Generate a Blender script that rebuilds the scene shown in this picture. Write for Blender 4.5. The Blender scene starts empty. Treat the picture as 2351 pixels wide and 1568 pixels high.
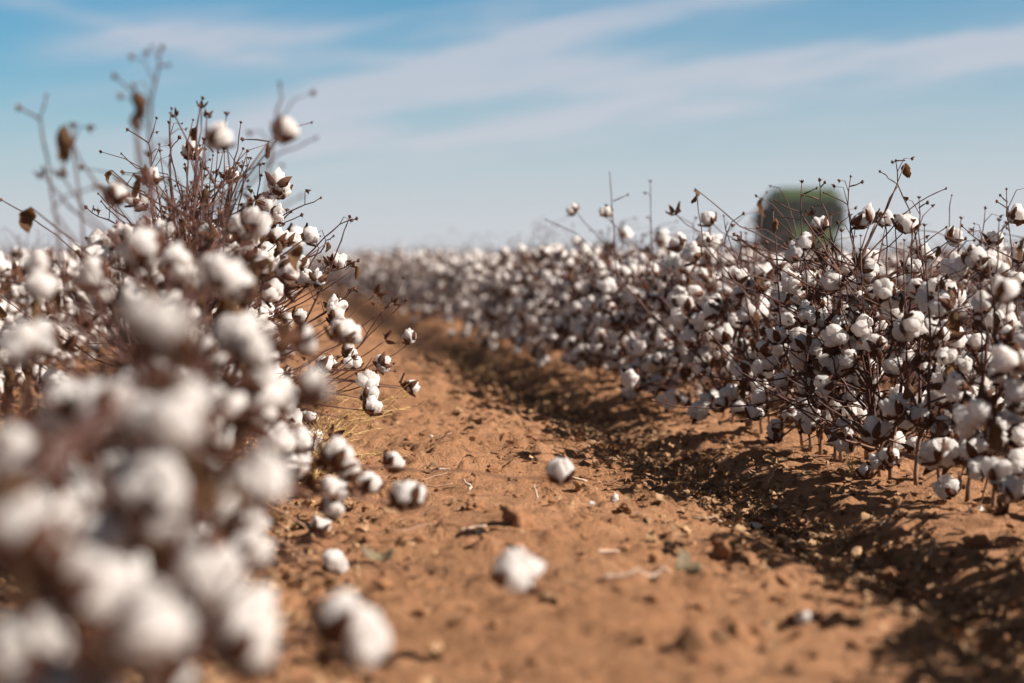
import bpy, bmesh, math, random
import numpy as np
from mathutils import Vector, Matrix, noise

C = bpy.context.scene
COL = C.collection
R = math.radians

# ------------------------------------------------------------------ camera
LENS, FOC = 65.0, 5.16
FP = LENS / 36.0 * 2351.0            # focal length in the units of a 2351 px wide picture
CAMZ = 0.62
YAW, PITCH = math.atan(605.5 / FP), math.atan(194.0 / FP)
cam_d = bpy.data.cameras.new('camera')
cam = bpy.data.objects.new('camera', cam_d)
COL.objects.link(cam)
cam.location = (0, 0, CAMZ)
cam.rotation_euler = (math.pi / 2 - PITCH, 0, -YAW)
cam_d.lens = LENS
cam_d.sensor_width = 36
cam_d.clip_start = 0.05
cam_d.clip_end = 3000
cam_d.dof.use_dof = True
cam_d.dof.focus_distance = FOC
cam_d.dof.aperture_fstop = 1.85
cam_d.dof.aperture_blades = 0
C.camera = cam
MCAM = cam.rotation_euler.to_matrix()
RGT, UPV, FWD = MCAM.col[0].copy(), MCAM.col[1].copy(), -MCAM.col[2]


def at(px, py, zr):
    """the world point seen at (px, py) of the 2351 px picture, zr focus distances deep"""
    d = zr * FOC
    return Vector((0, 0, CAMZ)) + FWD * d + RGT * ((px - 1175.5) / FP * d) + UPV * ((784 - py) / FP * d)


def on_ground(px, py, z=0.0):
    v = FWD + RGT * ((px - 1175.5) / FP) + UPV * ((784 - py) / FP)
    t = (z - CAMZ) / v.z
    return Vector((v.x * t, v.y * t, z))


# ------------------------------------------------------------------ light
SUN_EL, SUN_AZ = R(38), R(113)       # azimuth from +Y clockwise
world = bpy.data.worlds.new('World')
C.world = world
world.use_nodes = True
sun_d = bpy.data.lights.new('sun', 'SUN')
sun_d.energy = 5.0
sun_d.angle = R(0.5)
sun_d.color = (1.0, 0.93, 0.84)
sun = bpy.data.objects.new('sun', sun_d)
COL.objects.link(sun)
sdir = Vector((math.sin(SUN_AZ) * math.cos(SUN_EL), math.cos(SUN_AZ) * math.cos(SUN_EL), math.sin(SUN_EL)))
sun.rotation_euler = sdir.to_track_quat('Z', 'Y').to_euler()
sun.location = sdir * 50
C.view_settings.view_transform = 'Standard'
C.view_settings.look = 'None'
C.view_settings.exposure = 1.1
C.view_settings.gamma = 1.0
C.cycles.max_bounces = 9
C.cycles.diffuse_bounces = 7
C.cycles.transparent_max_bounces = 4
C.cycles.use_denoising = True
C.cycles.sample_clamp_indirect = 8


class NT:
    """tiny helper for node trees"""
    def __init__(s, tree):
        s.t = tree
        s.n = tree.nodes
        s.n.clear()

    def add(s, kind, **kw):
        n = s.n.new(kind)
        for k, v in kw.items():
            setattr(n, k, v)
        return n

    def put(s, sock, v):
        if hasattr(v, 'is_linked') or hasattr(v, 'links'):
            s.t.links.new(v, sock)
        elif v is not None:
            sock.default_value = v

    def m(s, op, a, b=None, c=None, clamp=False):
        n = s.add('ShaderNodeMath', operation=op, use_clamp=clamp)
        for i, v in enumerate((a, b, c)):
            if v is not None:
                s.put(n.inputs[i], v)
        return n.outputs[0]

    def vm(s, op, a, b=None):
        n = s.add('ShaderNodeVectorMath', operation=op)
        s.put(n.inputs[0], a)
        if b is not None:
            s.put(n.inputs[1], b)
        return n.outputs[0]

    def noise(s, vec, scale, detail=3, rough=0.5, dist=0.0, out=0):
        n = s.add('ShaderNodeTexNoise')
        if vec is not None:
            s.put(n.inputs['Vector'], vec)
        n.inputs['Scale'].default_value = scale
        n.inputs['Detail'].default_value = detail
        n.inputs['Roughness'].default_value = rough
        n.inputs['Distortion'].default_value = dist
        return n.outputs[out]

    def rng(s, v, a, b, c=0.0, d=1.0, smooth=False):
        n = s.add('ShaderNodeMapRange')
        if smooth:
            n.interpolation_type = 'SMOOTHSTEP'
        s.put(n.inputs[0], v)
        for i, x in enumerate((a, b, c, d)):
            n.inputs[i + 1].default_value = x
        return n.outputs[0]

    def mix(s, f, a, b, blend='MIX'):
        n = s.add('ShaderNodeMix', data_type='RGBA', blend_type=blend)
        s.put(n.inputs[0], f)
        for i, v in ((6, a), (7, b)):
            if isinstance(v, tuple):
                v = (*v, 1.0) if len(v) == 3 else v
            s.put(n.inputs[i], v)
        return n.outputs[2]

    def bump(s, h, strength, dist):
        n = s.add('ShaderNodeBump')
        n.inputs['Strength'].default_value = strength
        n.inputs['Distance'].default_value = dist
        s.put(n.inputs['Height'], h)
        return n.outputs[0]


# sky: physical sky plus thin wind-drawn cirrus, laid out by compass bearing and height above the horizon
w = NT(world.node_tree)
tc = w.add('ShaderNodeTexCoord').outputs['Generated']
sx = w.add('ShaderNodeSeparateXYZ')
w.put(sx.inputs[0], tc)
az = w.m('SUBTRACT', w.m('ARCTAN2', sx.outputs[0], sx.outputs[1]), YAW)
u = w.m('MULTIPLY', az, FP / 1000)                    # -1.17 .. 1.17 over the view
v = w.m('MULTIPLY', sx.outputs[2], FP / 1000)         # 0 .. 0.59 over the view
cv = w.add('ShaderNodeCombineXYZ')
w.put(cv.inputs[0], u)
w.put(cv.inputs[1], v)
cvec = cv.outputs[0]
warp = w.m('SUBTRACT', w.noise(cvec, 1.6, 3, 0.5), 0.5)
warp2 = w.m('SUBTRACT', w.noise(w.vm('ADD', cvec, (7, 3, 0)), 3.5, 4, 0.55), 0.5)
cr = w.add('ShaderNodeMapping')
cr.inputs['Rotation'].default_value = (0, 0, R(-8))
w.put(cr.inputs[0], cvec)
cs = w.add('ShaderNodeMapping')
cs.inputs['Scale'].default_value = (0.8, 7.5, 1)
w.put(cs.inputs[0], cr.outputs[0])
streak = w.noise(cs.outputs[0], 2.2, 5, 0.55, 0.35)


def band(u0, v0, slope, half, ul, ur, amp, curve=0.0, soft=0.25):
    du = w.m('SUBTRACT', u, u0)
    c = w.m('ADD', v0, w.m('MULTIPLY', du, slope))
    if curve:
        c = w.m('ADD', c, w.m('MULTIPLY', w.m('MULTIPLY', du, du), curve))
    c = w.m('ADD', c, w.m('MULTIPLY', warp, 0.13))
    c = w.m('ADD', c, w.m('MULTIPLY', warp2, 0.04))
    q = w.m('DIVIDE', w.m('SUBTRACT', v, c), half)
    g = w.m('EXPONENT', w.m('MULTIPLY', w.m('MULTIPLY', q, q), -1.0))
    a = w.rng(u, ul - soft, ul + soft, smooth=True)
    b = w.rng(u, ur + soft, ur - soft, smooth=True)
    return w.m('MULTIPLY', w.m('MULTIPLY', w.m('MULTIPLY', g, a), b), amp)


bands = [
    band(0.5, 0.375, 0.14, 0.060, -0.75, 2.0, 0.75),                # the long band rising to the upper right
    band(0.9, 0.47, 0.10, 0.022, 0.3, 2.2, 0.95, 0.0),          # bright thread along its top
    band(0.9, 0.425, 0.11, 0.018, 0.2, 2.2, 0.6, 0.0),
    band(0.0, 0.50, 0.22, 0.055, -0.45, 0.75, 0.65, -0.10),           # fan above the middle
    band(-0.35, 0.45, -0.04, 0.075, -0.95, 0.15, 0.75, 0.0),        # veil left of the middle
    band(-0.25, 0.36, 0.15, 0.035, -0.75, 0.35, 0.7),
    band(-1.0, 0.53, -0.25, 0.02, -1.4, -0.6, 0.4),
    band(-0.55, 0.28, 0.05, 0.05, -1.0, 0.5, 0.5),
]
tot = bands[0]
for b in bands[1:]:
    tot = w.m('ADD', tot, b)
tot = w.m('MULTIPLY', tot, w.rng(streak, 0.32, 0.66, 0.15, 1.35))
tot = w.m('ADD', tot, w.rng(streak, 0.5, 0.75, 0.0, 0.3))
far_up = w.rng(sx.outputs[2], 0.2, 0.6, 1.0, 0.25, True)
cloud = w.m('MULTIPLY', tot, far_up, clamp=True)
milky = w.m('EXPONENT', w.m('MULTIPLY', w.m('POWER', w.m('DIVIDE', w.m('MAXIMUM', v, 0.0), w.m('ADD', 0.37, w.m('MULTIPLY', u, 0.05))), 2.0), -1.0))
sky = w.add('ShaderNodeTexSky', sky_type='NISHITA')
sky.sun_disc = False
sky.sun_elevation = SUN_EL
sky.sun_rotation = SUN_AZ
sky.air_density = 1.0
sky.dust_density = 0.6
sky.ozone_density = 3.0
SKY_TINT = (0.33, 0.78, 0.95)
skyc = w.mix(1.0, sky.outputs[0], SKY_TINT, 'MULTIPLY')
CLOUD_C = (4.8, 5.2, 6.1)
MILK_C = (5.8, 6.0, 6.45)
c1 = w.mix(w.m('MULTIPLY', cloud, 0.85), skyc, CLOUD_C)
c1 = w.mix(w.rng(sx.outputs[2], 0.15, 0.45, 0.0, 0.85, True), c1, (1.3, 1.3, 1.4))   # unseen upper sky, dimmed and greyed to weaken the fill light
c2 = w.mix(w.m('MULTIPLY', milky, 0.95), c1, MILK_C)
bg = w.add('ShaderNodeBackground')
w.put(bg.inputs[0], c2)
bg.inputs[1].default_value = 0.0505
wo = w.add('ShaderNodeOutputWorld')
w.put(wo.inputs[0], bg.outputs[0])


# ------------------------------------------------------------------ materials
def mat(name):
    m = bpy.data.materials.new(name)
    m.use_nodes = True
    return m, NT(m.node_tree)


def finish(t, color, rough=0.8, normal=None, spec=0.3, trans=0.0, tcol=None, sheen=0.0, metal=0.0):
    p = t.add('ShaderNodeBsdfPrincipled')
    t.put(p.inputs['Base Color'], (*color, 1) if isinstance(color, tuple) else color)
    t.put(p.inputs['Roughness'], rough)
    p.inputs['Specular IOR Level'].default_value = spec
    p.inputs['Sheen Weight'].default_value = sheen
    p.inputs['Metallic'].default_value = metal
    if normal is not None:
        t.put(p.inputs['Normal'], normal)
    out = t.add('ShaderNodeOutputMaterial')
    s = p.outputs[0]
    if trans > 0:
        tr = t.add('ShaderNodeBsdfTranslucent')
        t.put(tr.inputs[0], tcol if tcol is not None else ((*color, 1) if isinstance(color, tuple) else color))
        mx = t.add('ShaderNodeMixShader')
        mx.inputs[0].default_value = trans
        t.put(mx.inputs[1], s)
        t.put(mx.inputs[2], tr.outputs[0])
        s = mx.outputs[0]
    t.put(out.inputs[0], s)


def obj_co(t):
    return t.add('ShaderNodeTexCoord').outputs['Object']


M_LINT, t = mat('cotton_lint')
co = obj_co(t)
n1 = t.noise(co, 60, 4, 0.6)
n2 = t.noise(co, 320, 4, 0.7)
h = t.m('ADD', t.m('MULTIPLY', n1, 0.7), t.m('MULTIPLY', n2, 0.3))
c = t.mix(t.rng(t.noise(co, 45, 3), 0.55, 0.78), (0.91, 0.87, 0.85), (0.82, 0.72, 0.60))
finish(t, c, 0.95, t.bump(h, 0.7, 0.006), 0.05, 0.50, (0.96, 0.90, 0.86, 1), 0.2)

M_BUR, t = mat('dry_bur')
co = obj_co(t)
c = t.mix(t.rng(t.noise(co, 70, 4, 0.6), 0.35, 0.7), (0.028, 0.010, 0.007), (0.16, 0.060, 0.024))
finish(t, c, 0.7, t.bump(t.noise(co, 400, 3), 0.5, 0.002), 0.3, 0.12, (0.26, 0.10, 0.04, 1))

M_LEAF, t = mat('dry_leaf')
co = obj_co(t)
oi = t.add('ShaderNodeObjectInfo').outputs['Random']
c = t.mix(t.rng(t.noise(co, 50, 4, 0.6), 0.35, 0.7), (0.035, 0.014, 0.009), (0.17, 0.08, 0.03))
c = t.mix(t.m('MULTIPLY', oi, 0.4), c, (0.20, 0.12, 0.06))
finish(t, c, 0.75, t.bump(t.noise(co, 250, 3), 0.6, 0.003), 0.25, 0.2, (0.3, 0.14, 0.05, 1))

M_STEM, t = mat('stem_bark')
co = obj_co(t)
sp = t.add('ShaderNodeSeparateXYZ')
t.put(sp.inputs[0], co)
hgt = t.m('ADD', sp.outputs[2], t.m('MULTIPLY', t.m('SUBTRACT', t.noise(co, 30, 3), 0.5), 0.12))
c = t.mix(t.rng(hgt, 0.05, 0.20), (0.25, 0.14, 0.085), (0.075, 0.028, 0.020))
c = t.mix(t.rng(t.noise(co, 90, 4, 0.6), 0.4, 0.75, 0, 0.5), c, (0.12, 0.05, 0.033))
finish(t, c, 0.6, t.bump(t.noise(co, 500, 2), 0.4, 0.001), 0.35)

M_SOIL, t = mat('red_sand')
co = obj_co(t)
big = t.noise(co, 1.3, 4, 0.55)
midn = t.noise(co, 14, 5, 0.6)
fine = t.noise(co, 110, 5, 0.7)
grain = t.noise(co, 600, 2, 0.6)
c = t.mix(t.rng(big, 0.3, 0.7), (0.30, 0.147, 0.073), (0.385, 0.202, 0.108))
c = t.mix(t.rng(midn, 0.5, 0.75, 0, 0.5), c, (0.20, 0.085, 0.040))
c = t.mix(t.rng(grain, 0.6, 0.72, 0, 0.5), c, (0.20, 0.08, 0.04))
c = t.mix(t.rng(grain, 0.36, 0.26, 0, 0.4), c, (0.47, 0.30, 0.19))
hh = t.m('ADD', t.m('MULTIPLY', midn, 1.3), t.m('ADD', t.m('MULTIPLY', fine, 0.45), t.m('MULTIPLY', grain, 0.09)))
finish(t, c, 0.95, t.bump(hh, 1.0, 0.028), 0.1)

M_CLOD, t = mat('soil_clod')
co = obj_co(t)
c = t.mix(t.noise(co, 25, 3), (0.19, 0.088, 0.042), (0.29, 0.145, 0.075))
finish(t, c, 0.95, t.bump(t.noise(co, 300, 3), 0.8, 0.004), 0.1)

M_LITTER, t = mat('leaf_litter')
co = obj_co(t)
c = t.mix(t.rng(t.noise(co, 22, 3, 0.6), 0.3, 0.7), (0.12, 0.055, 0.026), (0.42, 0.265, 0.145))
c = t.mix(t.rng(t.noise(co, 9, 2), 0.55, 0.7), c, (0.22, 0.10, 0.05))
finish(t, c, 0.8, t.bump(t.noise(co, 250, 3), 0.5, 0.003), 0.2, 0.12)

M_STICK, t = mat('dead_wood')
co = obj_co(t)
c = t.mix(t.noise(co, 60, 3), (0.30, 0.19, 0.13), (0.55, 0.42, 0.33))
finish(t, c, 0.8, t.bump(t.noise(co, 300, 2), 0.5, 0.002), 0.2)

M_STRAW, t = mat('dry_straw')
co = obj_co(t)
c = t.mix(t.noise(co, 30, 3), (0.42, 0.26, 0.10), (0.62, 0.45, 0.20))
finish(t, c, 0.7, None, 0.3, 0.2)

M_GREYLEAF, t = mat('grey_leaf')
co = obj_co(t)
c = t.mix(t.noise(co, 30, 4), (0.07, 0.05, 0.032), (0.20, 0.15, 0.08))
finish(t, c, 0.7, t.bump(t.noise(co, 120, 3), 0.6, 0.004), 0.3)


def plain(name, col, rough=0.5, metal=0.0, spec=0.5, vary=0.25, scale=3):
    m, t = mat(name)
    n = t.noise(obj_co(t), scale, 4, 0.6)
    c = t.mix(t.rng(n, 0.35, 0.75), tuple(col), tuple(x * (1 - vary) + 0.02 * vary for x in col))
    finish(t, c, rough, None, spec, 0, None, 0, metal)
    return m


M_GREEN = plain('green_paint', (0.060, 0.100, 0.026), 0.6)
M_DGREEN = plain('dark_green_panel', (0.014, 0.024, 0.012), 0.6)
M_DARKMETAL = plain('dark_mesh_metal', (0.034, 0.032, 0.020), 0.75)
M_GLASS = plain('cab_glass', (0.03, 0.035, 0.04), 0.08, 0, 0.8)
M_TYRE = plain('tyre_rubber', (0.025, 0.025, 0.025), 0.85)
M_YELLOW = plain('yellow_rim', (0.6, 0.42, 0.03), 0.45)


# ------------------------------------------------------------------ mesh building
class MB:
    def __init__(s):
        s.v, s.f, s.m = [], [], []

    def add(s, vs, fs, mi=0, M=None):
        b = len(s.v)
        if M is not None:
            vs = [M @ Vector(p) for p in vs]
        s.v.extend([tuple(p) for p in vs])
        s.f.extend([tuple(b + i for i in f) for f in fs])
        if isinstance(mi, (list, tuple)):
            s.m.extend(mi)
        else:
            s.m.extend([mi] * len(fs))

    def tube(s, pts, r0, r1, sides=5, mi=0, cap=True):
        pts = [Vector(p) for p in pts]
        n = len(pts)
        vs, fs = [], []
        ref = Vector((0.31, 0.95, 0.1))
        for i, p in enumerate(pts):
            d = (pts[min(i + 1, n - 1)] - pts[max(i - 1, 0)])
            if d.length < 1e-7:
                d = Vector((0, 0, 1))
            d.normalize()
            a = d.cross(ref)
            if a.length < 1e-3:
                a = d.cross(Vector((1, 0, 0)))
            a.normalize()
            b = d.cross(a)
            r = r0 + (r1 - r0) * i / max(n - 1, 1)
            if 0 < i < n - 1:
                r *= 1.0 + 0.22 * (i % 2)
            for k in range(sides):
                an = 2 * math.pi * k / sides
                vs.append(p + a * (math.cos(an) * r) + b * (math.sin(an) * r))
        for i in range(n - 1):
            for k in range(sides):
                k2 = (k + 1) % sides
                fs.append((i * sides + k, i * sides + k2, (i + 1) * sides + k2, (i + 1) * sides + k))
        if cap:
            fs.append(tuple(range(sides))[::-1])
            fs.append(tuple((n - 1) * sides + k for k in range(sides)))
        s.add(vs, fs, mi)

    def box(s, x0, x1, y0, y1, z0, z1, mi=0, M=None):
        vs = [(x, y, z) for z in (z0, z1) for y in (y0, y1) for x in (x0, x1)]
        fs = [(0, 2, 3, 1), (4, 5, 7, 6), (0, 1, 5, 4), (2, 6, 7, 3), (0, 4, 6, 2), (1, 3, 7, 5)]
        s.add(vs, fs, mi, M)

    def mesh(s, name, mats, smooth=True):
        me = bpy.data.meshes.new(name)
        me.from_pydata(s.v, [], s.f)
        for m in mats:
            me.materials.append(m)
        me.polygons.foreach_set('material_index', s.m)
        if smooth:
            me.polygons.foreach_set('use_smooth', [True] * len(s.f))
        me.update()
        return me


def link(name, me, parent=None):
    o = bpy.data.objects.new(name, me)
    COL.objects.link(o)
    if parent is not None:
        o.parent = parent
    return o


def tag(o, label=None, cat=None, group=None, kind=None):
    if label:
        o['label'] = label
    if cat:
        o['category'] = cat
    if group:
        o['group'] = group
    if kind:
        o['kind'] = kind
    return o


def basis(d, spin=0.0):
    q = Vector(d).normalized().to_track_quat('Z', 'Y')
    return q.to_matrix().to_4x4() @ Matrix.Rotation(spin, 4, 'Z')


def ico(sub):
    bm = bmesh.new()
    bmesh.ops.create_icosphere(bm, subdivisions=sub, radius=1.0)
    vs = [v.co.copy() for v in bm.verts]
    fs = [tuple(v.index for v in f.verts) for f in bm.faces]
    bm.free()
    return vs, fs


ICO = {1: ico(1), 2: ico(2), 3: ico(3)}


def lint_geo(seed, sub):
    """an opened cotton boll one unit across, peduncle at the origin, opening towards +Z"""
    rg = random.Random(seed)
    mb = MB()
    k = rg.choice((4, 4, 5, 4, 3))
    a0 = rg.random() * 6.28
    flare = rg.uniform(0.85, 1.2)
    for i in range(k):
        an = a0 + i * 2 * math.pi / k + rg.uniform(-0.15, 0.15)
        tilt = R(rg.uniform(12, 45)) * flare
        L = rg.uniform(0.34, 0.48)
        wd = (0.31 if k < 5 else 0.27) * rg.uniform(0.78, 1.12)
        sag = rg.uniform(-0.05, 0.12)
        M = (Matrix.Rotation(an, 4, 'Z') @ Matrix.Translation((rg.uniform(0.13, 0.22) * flare, 0, 0.40 - sag))
             @ Matrix.Rotation(tilt, 4, 'Y') @ Matrix.Diagonal((wd, wd * 1.05, L, 1)))
        off = Vector((seed * 3.1 + i * 7.7, seed, i))
        vs = []
        for p in ICO[sub][0]:
            q = p * (1 + 0.30 * noise.noise(p * 1.3 + off) + 0.20 * noise.noise(p * 3.2 + off)
                     + (0.12 * noise.noise(p * 7 + off) if sub > 1 else 0))
            if p.z < 0:
                q = Vector((q.x * (1 + 0.25 * p.z), q.y * (1 + 0.25 * p.z), q.z))
            vs.append(q)
        mb.add(vs, ICO[sub][1], 0, M)
    for _ in range(rg.choice((0, 1, 2))):                # loose tufts
        an = rg.random() * 6.28
        M = Matrix.Translation((0.3 * math.cos(an), 0.3 * math.sin(an), rg.uniform(0.3, 0.7))) @ Matrix.Diagonal((0.12, 0.15, rg.uniform(0.14, 0.28), 1))
        off = Vector((seed, 9, an))
        mb.add([p * (1 + 0.6 * noise.noise(p * 2 + off)) for p in ICO[max(sub - 1, 1)][0]], ICO[max(sub - 1, 1)][1], 0, M)
    return mb, k, a0, flare


def bur_geo(seed, k, a0, closed=0.0, res=5):
    """the dry bur: k pointed boat-shaped carpels and a few frayed bracts"""
    rg = random.Random(seed * 13 + 5)
    mb = MB()
    for i in range(k):
        an = a0 + (i + 0.5) * 2 * math.pi / k + rg.uniform(-0.1, 0.1)
        op = rg.uniform(0.75, 1.1) * (1 - closed)
        Lc = rg.uniform(0.60, 0.82)
        wd = rg.uniform(0.16, 0.23)
        vs, fs = [], []
        n, mct = res, 5 if res > 3 else 3
        for a in range(n + 1):
            s = a / n
            ang = R(8) + s * R(62) * (0.4 + 0.6 * op)
            rad = 0.10 + Lc * s * math.sin(R(70) * op + 0.25) * (1 - 0.25 * s)
            z = 0.0 + Lc * (0.22 * s + 0.62 * s * s) * (1.15 - 0.35 * op)
            if s > 0.85:
                rad += 0.05 * op
            wv = wd * math.sin(math.pi * min(1, s * 0.82 + 0.16)) ** 0.8 * (1 if s < 0.99 else 0.1)
            for b in range(mct):
                tt = b / (mct - 1) * 2 - 1
                cup = 0.09 * (1 - tt * tt)
                vs.append(Vector((rad + cup - 0.03 + rg.uniform(-.008, .008), tt * wv, z - cup * 0.8 + rg.uniform(-.01, .01))))
        for a in range(n):
            for b in range(mct - 1):
                q = a * mct + b
                fs.append((q, q + 1, q + mct + 1, q + mct))
        mb.add(vs, fs, 0, Matrix.Rotation(an, 4, 'Z'))
    # bracts: thin ragged leaves round the base
    for i in range(3):
        an = rg.random() * 6.28
        vs, fs = [], []
        lb = rg.uniform(0.35, 0.6)
        for j in range(4):
            ta = -0.5 + j / 3
            vs.append(Vector((0.08, ta * 0.12, 0.0)))
            vs.append(Vector((lb * 0.55, ta * 0.42, 0.02 + rg.uniform(-.05, .08))))
            vs.append(Vector((lb * rg.uniform(0.7, 1.15), ta * 0.5, rg.uniform(-.08, .2))))
        for j in range(3):
            q = j * 3
            fs += [(q, q + 3, q + 4, q + 1), (q + 1, q + 4, q + 5, q + 2)]
        mb.add(vs, fs, 0, Matrix.Rotation(an, 4, 'Z'))
    return mb


def leaf_geo(seed):
    """a curled dead leaf hanging along +Z, unit length"""
    rg = random.Random(seed)
    mb = MB()
    n, mct = 6, 5
    curl, tw = rg.uniform(1.2, 2.6), rg.uniform(-1.5, 1.5)
    vs, fs = [], []
    for a in range(n + 1):
        s = a / n
        wv = 0.30 * math.sin(math.pi * min(1.0, s * 0.9 + 0.08)) ** 0.7 * (1 + rg.uniform(-.3, .3))
        for b in range(mct):
            tt = b / (mct - 1) * 2 - 1
            th = tt * curl * 0.8 + tw * s
            rr = wv / max(curl * 0.6, 0.6)
            vs.append(Vector((math.sin(th) * rr + 0.1 * math.sin(s * 4), math.cos(th) * rr, s + rg.uniform(-.05, .05) + 0.07 * abs(tt))))
    for a in range(n):
        for b in range(mct - 1):
            q = a * mct + b
            fs.append((q, q + 1, q + mct + 1, q + mct))
    mb.add(vs, fs, 0)
    return mb


NV = 9
LINT, BUR, LINT_LO, BUR_LO, BUR_E, LEAF = [], [], [], [], [], []
for sd in range(NV):
    g, k, a0, fl = lint_geo(sd, 3)
    LINT.append(g.mesh('lint', [M_LINT]))
    b = bur_geo(sd, k, a0)
    BUR.append(b.mesh('bur', [M_BUR]))
    g, k, a0, fl = lint_geo(sd, 1)
    LINT_LO.append(g)
    BUR_LO.append(bur_geo(sd, k, a0, 0, 2))
for sd in range(4):
    b = bur_geo(sd + 30, 4, 0.4, 0.15 + 0.2 * (sd % 3))
    BUR_E.append((b, b.mesh('bur', [M_BUR])))
for sd in range(6):
    g = leaf_geo(sd + 50)
    LEAF.append((g, g.mesh('dry_leaf', [M_LEAF])))


# ------------------------------------------------------------------ the ground
def vnoise(x, y, seed):
    xi, yi = np.floor(x).astype(np.int64), np.floor(y).astype(np.int64)
    xf, yf = x - xi, y - yi

    def hsh(a, b):
        n = (a * 374761393 + b * 668265263 + seed * 974634777) & 0x7fffffff
        n = ((n ^ (n >> 13)) * 1274126177) & 0x7fffffff
        return ((n ^ (n >> 16)) & 0xffff) / 65535.0
    sx_, sy_ = xf * xf * (3 - 2 * xf), yf * yf * (3 - 2 * yf)
    a = hsh(xi, yi) * (1 - sx_) + hsh(xi + 1, yi) * sx_
    b = hsh(xi, yi + 1) * (1 - sx_) + hsh(xi + 1, yi + 1) * sx_
    return a * (1 - sy_) + b * sy_ - 0.5


ROWS = [-0.12, 1.75] + [1.75 + 1.0 * i for i in range(1, 8)]
ROW_L = [-0.12 - 1.02 * i for i in range(1, 6)]


def hfun(x, y):
    x = np.asarray(x, float)
    y = np.asarray(y, float)
    wob = 0.05 * vnoise(y * 0.7, x * 0 + 3, 5) + 0.03 * vnoise(y * 3.1, x * 0, 8)
    X = x + wob
    z = -0.055 * np.exp(-((X - 1.29) / 0.12) ** 2) - 0.05 * np.exp(-((X + 0.64) / 0.15) ** 2)
    z += 0.028 * np.exp(-((X - 0.62) / 0.24) ** 2)
    z += 0.012 * np.exp(-((X - 1.75) / 0.2) ** 2) + 0.012 * np.exp(-((X + 0.12) / 0.2) ** 2)
    for r in ROWS[2:]:
        z += -0.04 * np.exp(-((X - r + 0.5) / 0.16) ** 2)
    # shelf edge where the furrow was cut
    e = 0.5 + 0.5 * np.tanh((X - 1.47 + 0.09 * vnoise(y * 5, x * 0, 21)) / 0.02)
    z += 0.022 * (e - 1) * np.exp(-((X - 1.3) / 0.2) ** 2)
    amp = np.where((X > 0.1) & (X < 1.1), 1.0, 0.7)
    z += 0.014 * vnoise(x * 2.3, y * 2.3, 1)
    z += amp * 0.008 * vnoise(x * 6, y * 7, 2)
    r1 = vnoise(x * 13 + 2 * vnoise(x * 4, y * 4, 77), y * 17, 3)
    z += amp * 0.05 * np.clip(r1 - 0.24, 0, 1) * 1.7
    r2 = vnoise(x * 31, y * 37, 4)
    z += amp * 0.035 * np.clip(r2 - 0.25, 0, 1) * 2.0
    z += 0.005 * vnoise(x * 70, y * 70, 6)
    # drag marks across the path
    d = vnoise(x * 2.2 + 3, y * 15 + 1.5 * vnoise(x * 5, y * 2, 13), 12)
    z += amp * 0.04 * np.clip(d - 0.2, 0, 1)
    e2 = vnoise(x * 3.5 + 9, y * 9 + 2 * vnoise(x * 7, y * 7, 14), 15)
    z += amp * 0.017 * (0.5 + 0.5 * np.tanh((e2 - 0.16) / 0.012))
    e3 = vnoise(x * 9 + 5, y * 16 + 2 * vnoise(x * 11, y * 9, 44), 45)
    z += amp * 0.009 * (0.5 + 0.5 * np.tanh((e3 - 0.20) / 0.02))
    return z


def gz(x, y):
    return float(hfun(np.array([x]), np.array([y]))[0])


def graded(vals):
    out = [vals[0][0]]
    for (a, b, s0, s1) in vals:
        x = a
        while x < b:
            f = (x - a) / (b - a)
            x += s0 + (s1 - s0) * f
            out.append(min(x, b))
    return np.array(sorted(set(round(o, 5) for o in out)))


gx = graded([(-160, -6, 30, 1.0), (-6, -0.9, 0.4, 0.03), (-0.9, 2.5, 0.0115, 0.0115), (2.5, 7, 0.03, 0.3), (7, 400, 1, 60)])
gy = graded([(-30, 1.6, 5, 0.1), (1.6, 6.8, 0.0125, 0.0125), (6.8, 14, 0.02, 0.1), (14, 60, 0.15, 3), (60, 900, 5, 120)])
GX, GY = np.meshgrid(gx, gy)
GZ = hfun(GX, GY)
fade = np.clip((60 - GY) / 40, 0, 1) * np.clip((GY + 5) / 4, 0, 1) * np.clip((20 - GX) / 10, 0, 1) * np.clip((GX + 12) / 6, 0, 1)
GZ = GZ * fade
nx, ny = len(gx), len(gy)
me = bpy.data.meshes.new('ground')
me.vertices.add(nx * ny)
me.vertices.foreach_set('co', np.stack([GX, GY, GZ], -1).reshape(-1).astype(np.float32))
ii = (np.arange(ny - 1)[:, None] * nx + np.arange(nx - 1)[None, :]).reshape(-1)
quads = np.stack([ii, ii + 1, ii + nx + 1, ii + nx], -1).reshape(-1).astype(np.int32)
nq = len(ii)
me.loops.add(nq * 4)
me.loops.foreach_set('vertex_index', quads)
me.polygons.add(nq)
me.polygons.foreach_set('loop_start', np.arange(0, nq * 4, 4, dtype=np.int32))
me.polygons.foreach_set('use_smooth', np.ones(nq, dtype=bool))
me.materials.append(M_SOIL)
me.update(calc_edges=True)
me.validate()
ground = tag(link('ground', me), kind='structure')
print('ground verts', nx * ny)

rnd = random.Random(11)
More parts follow.
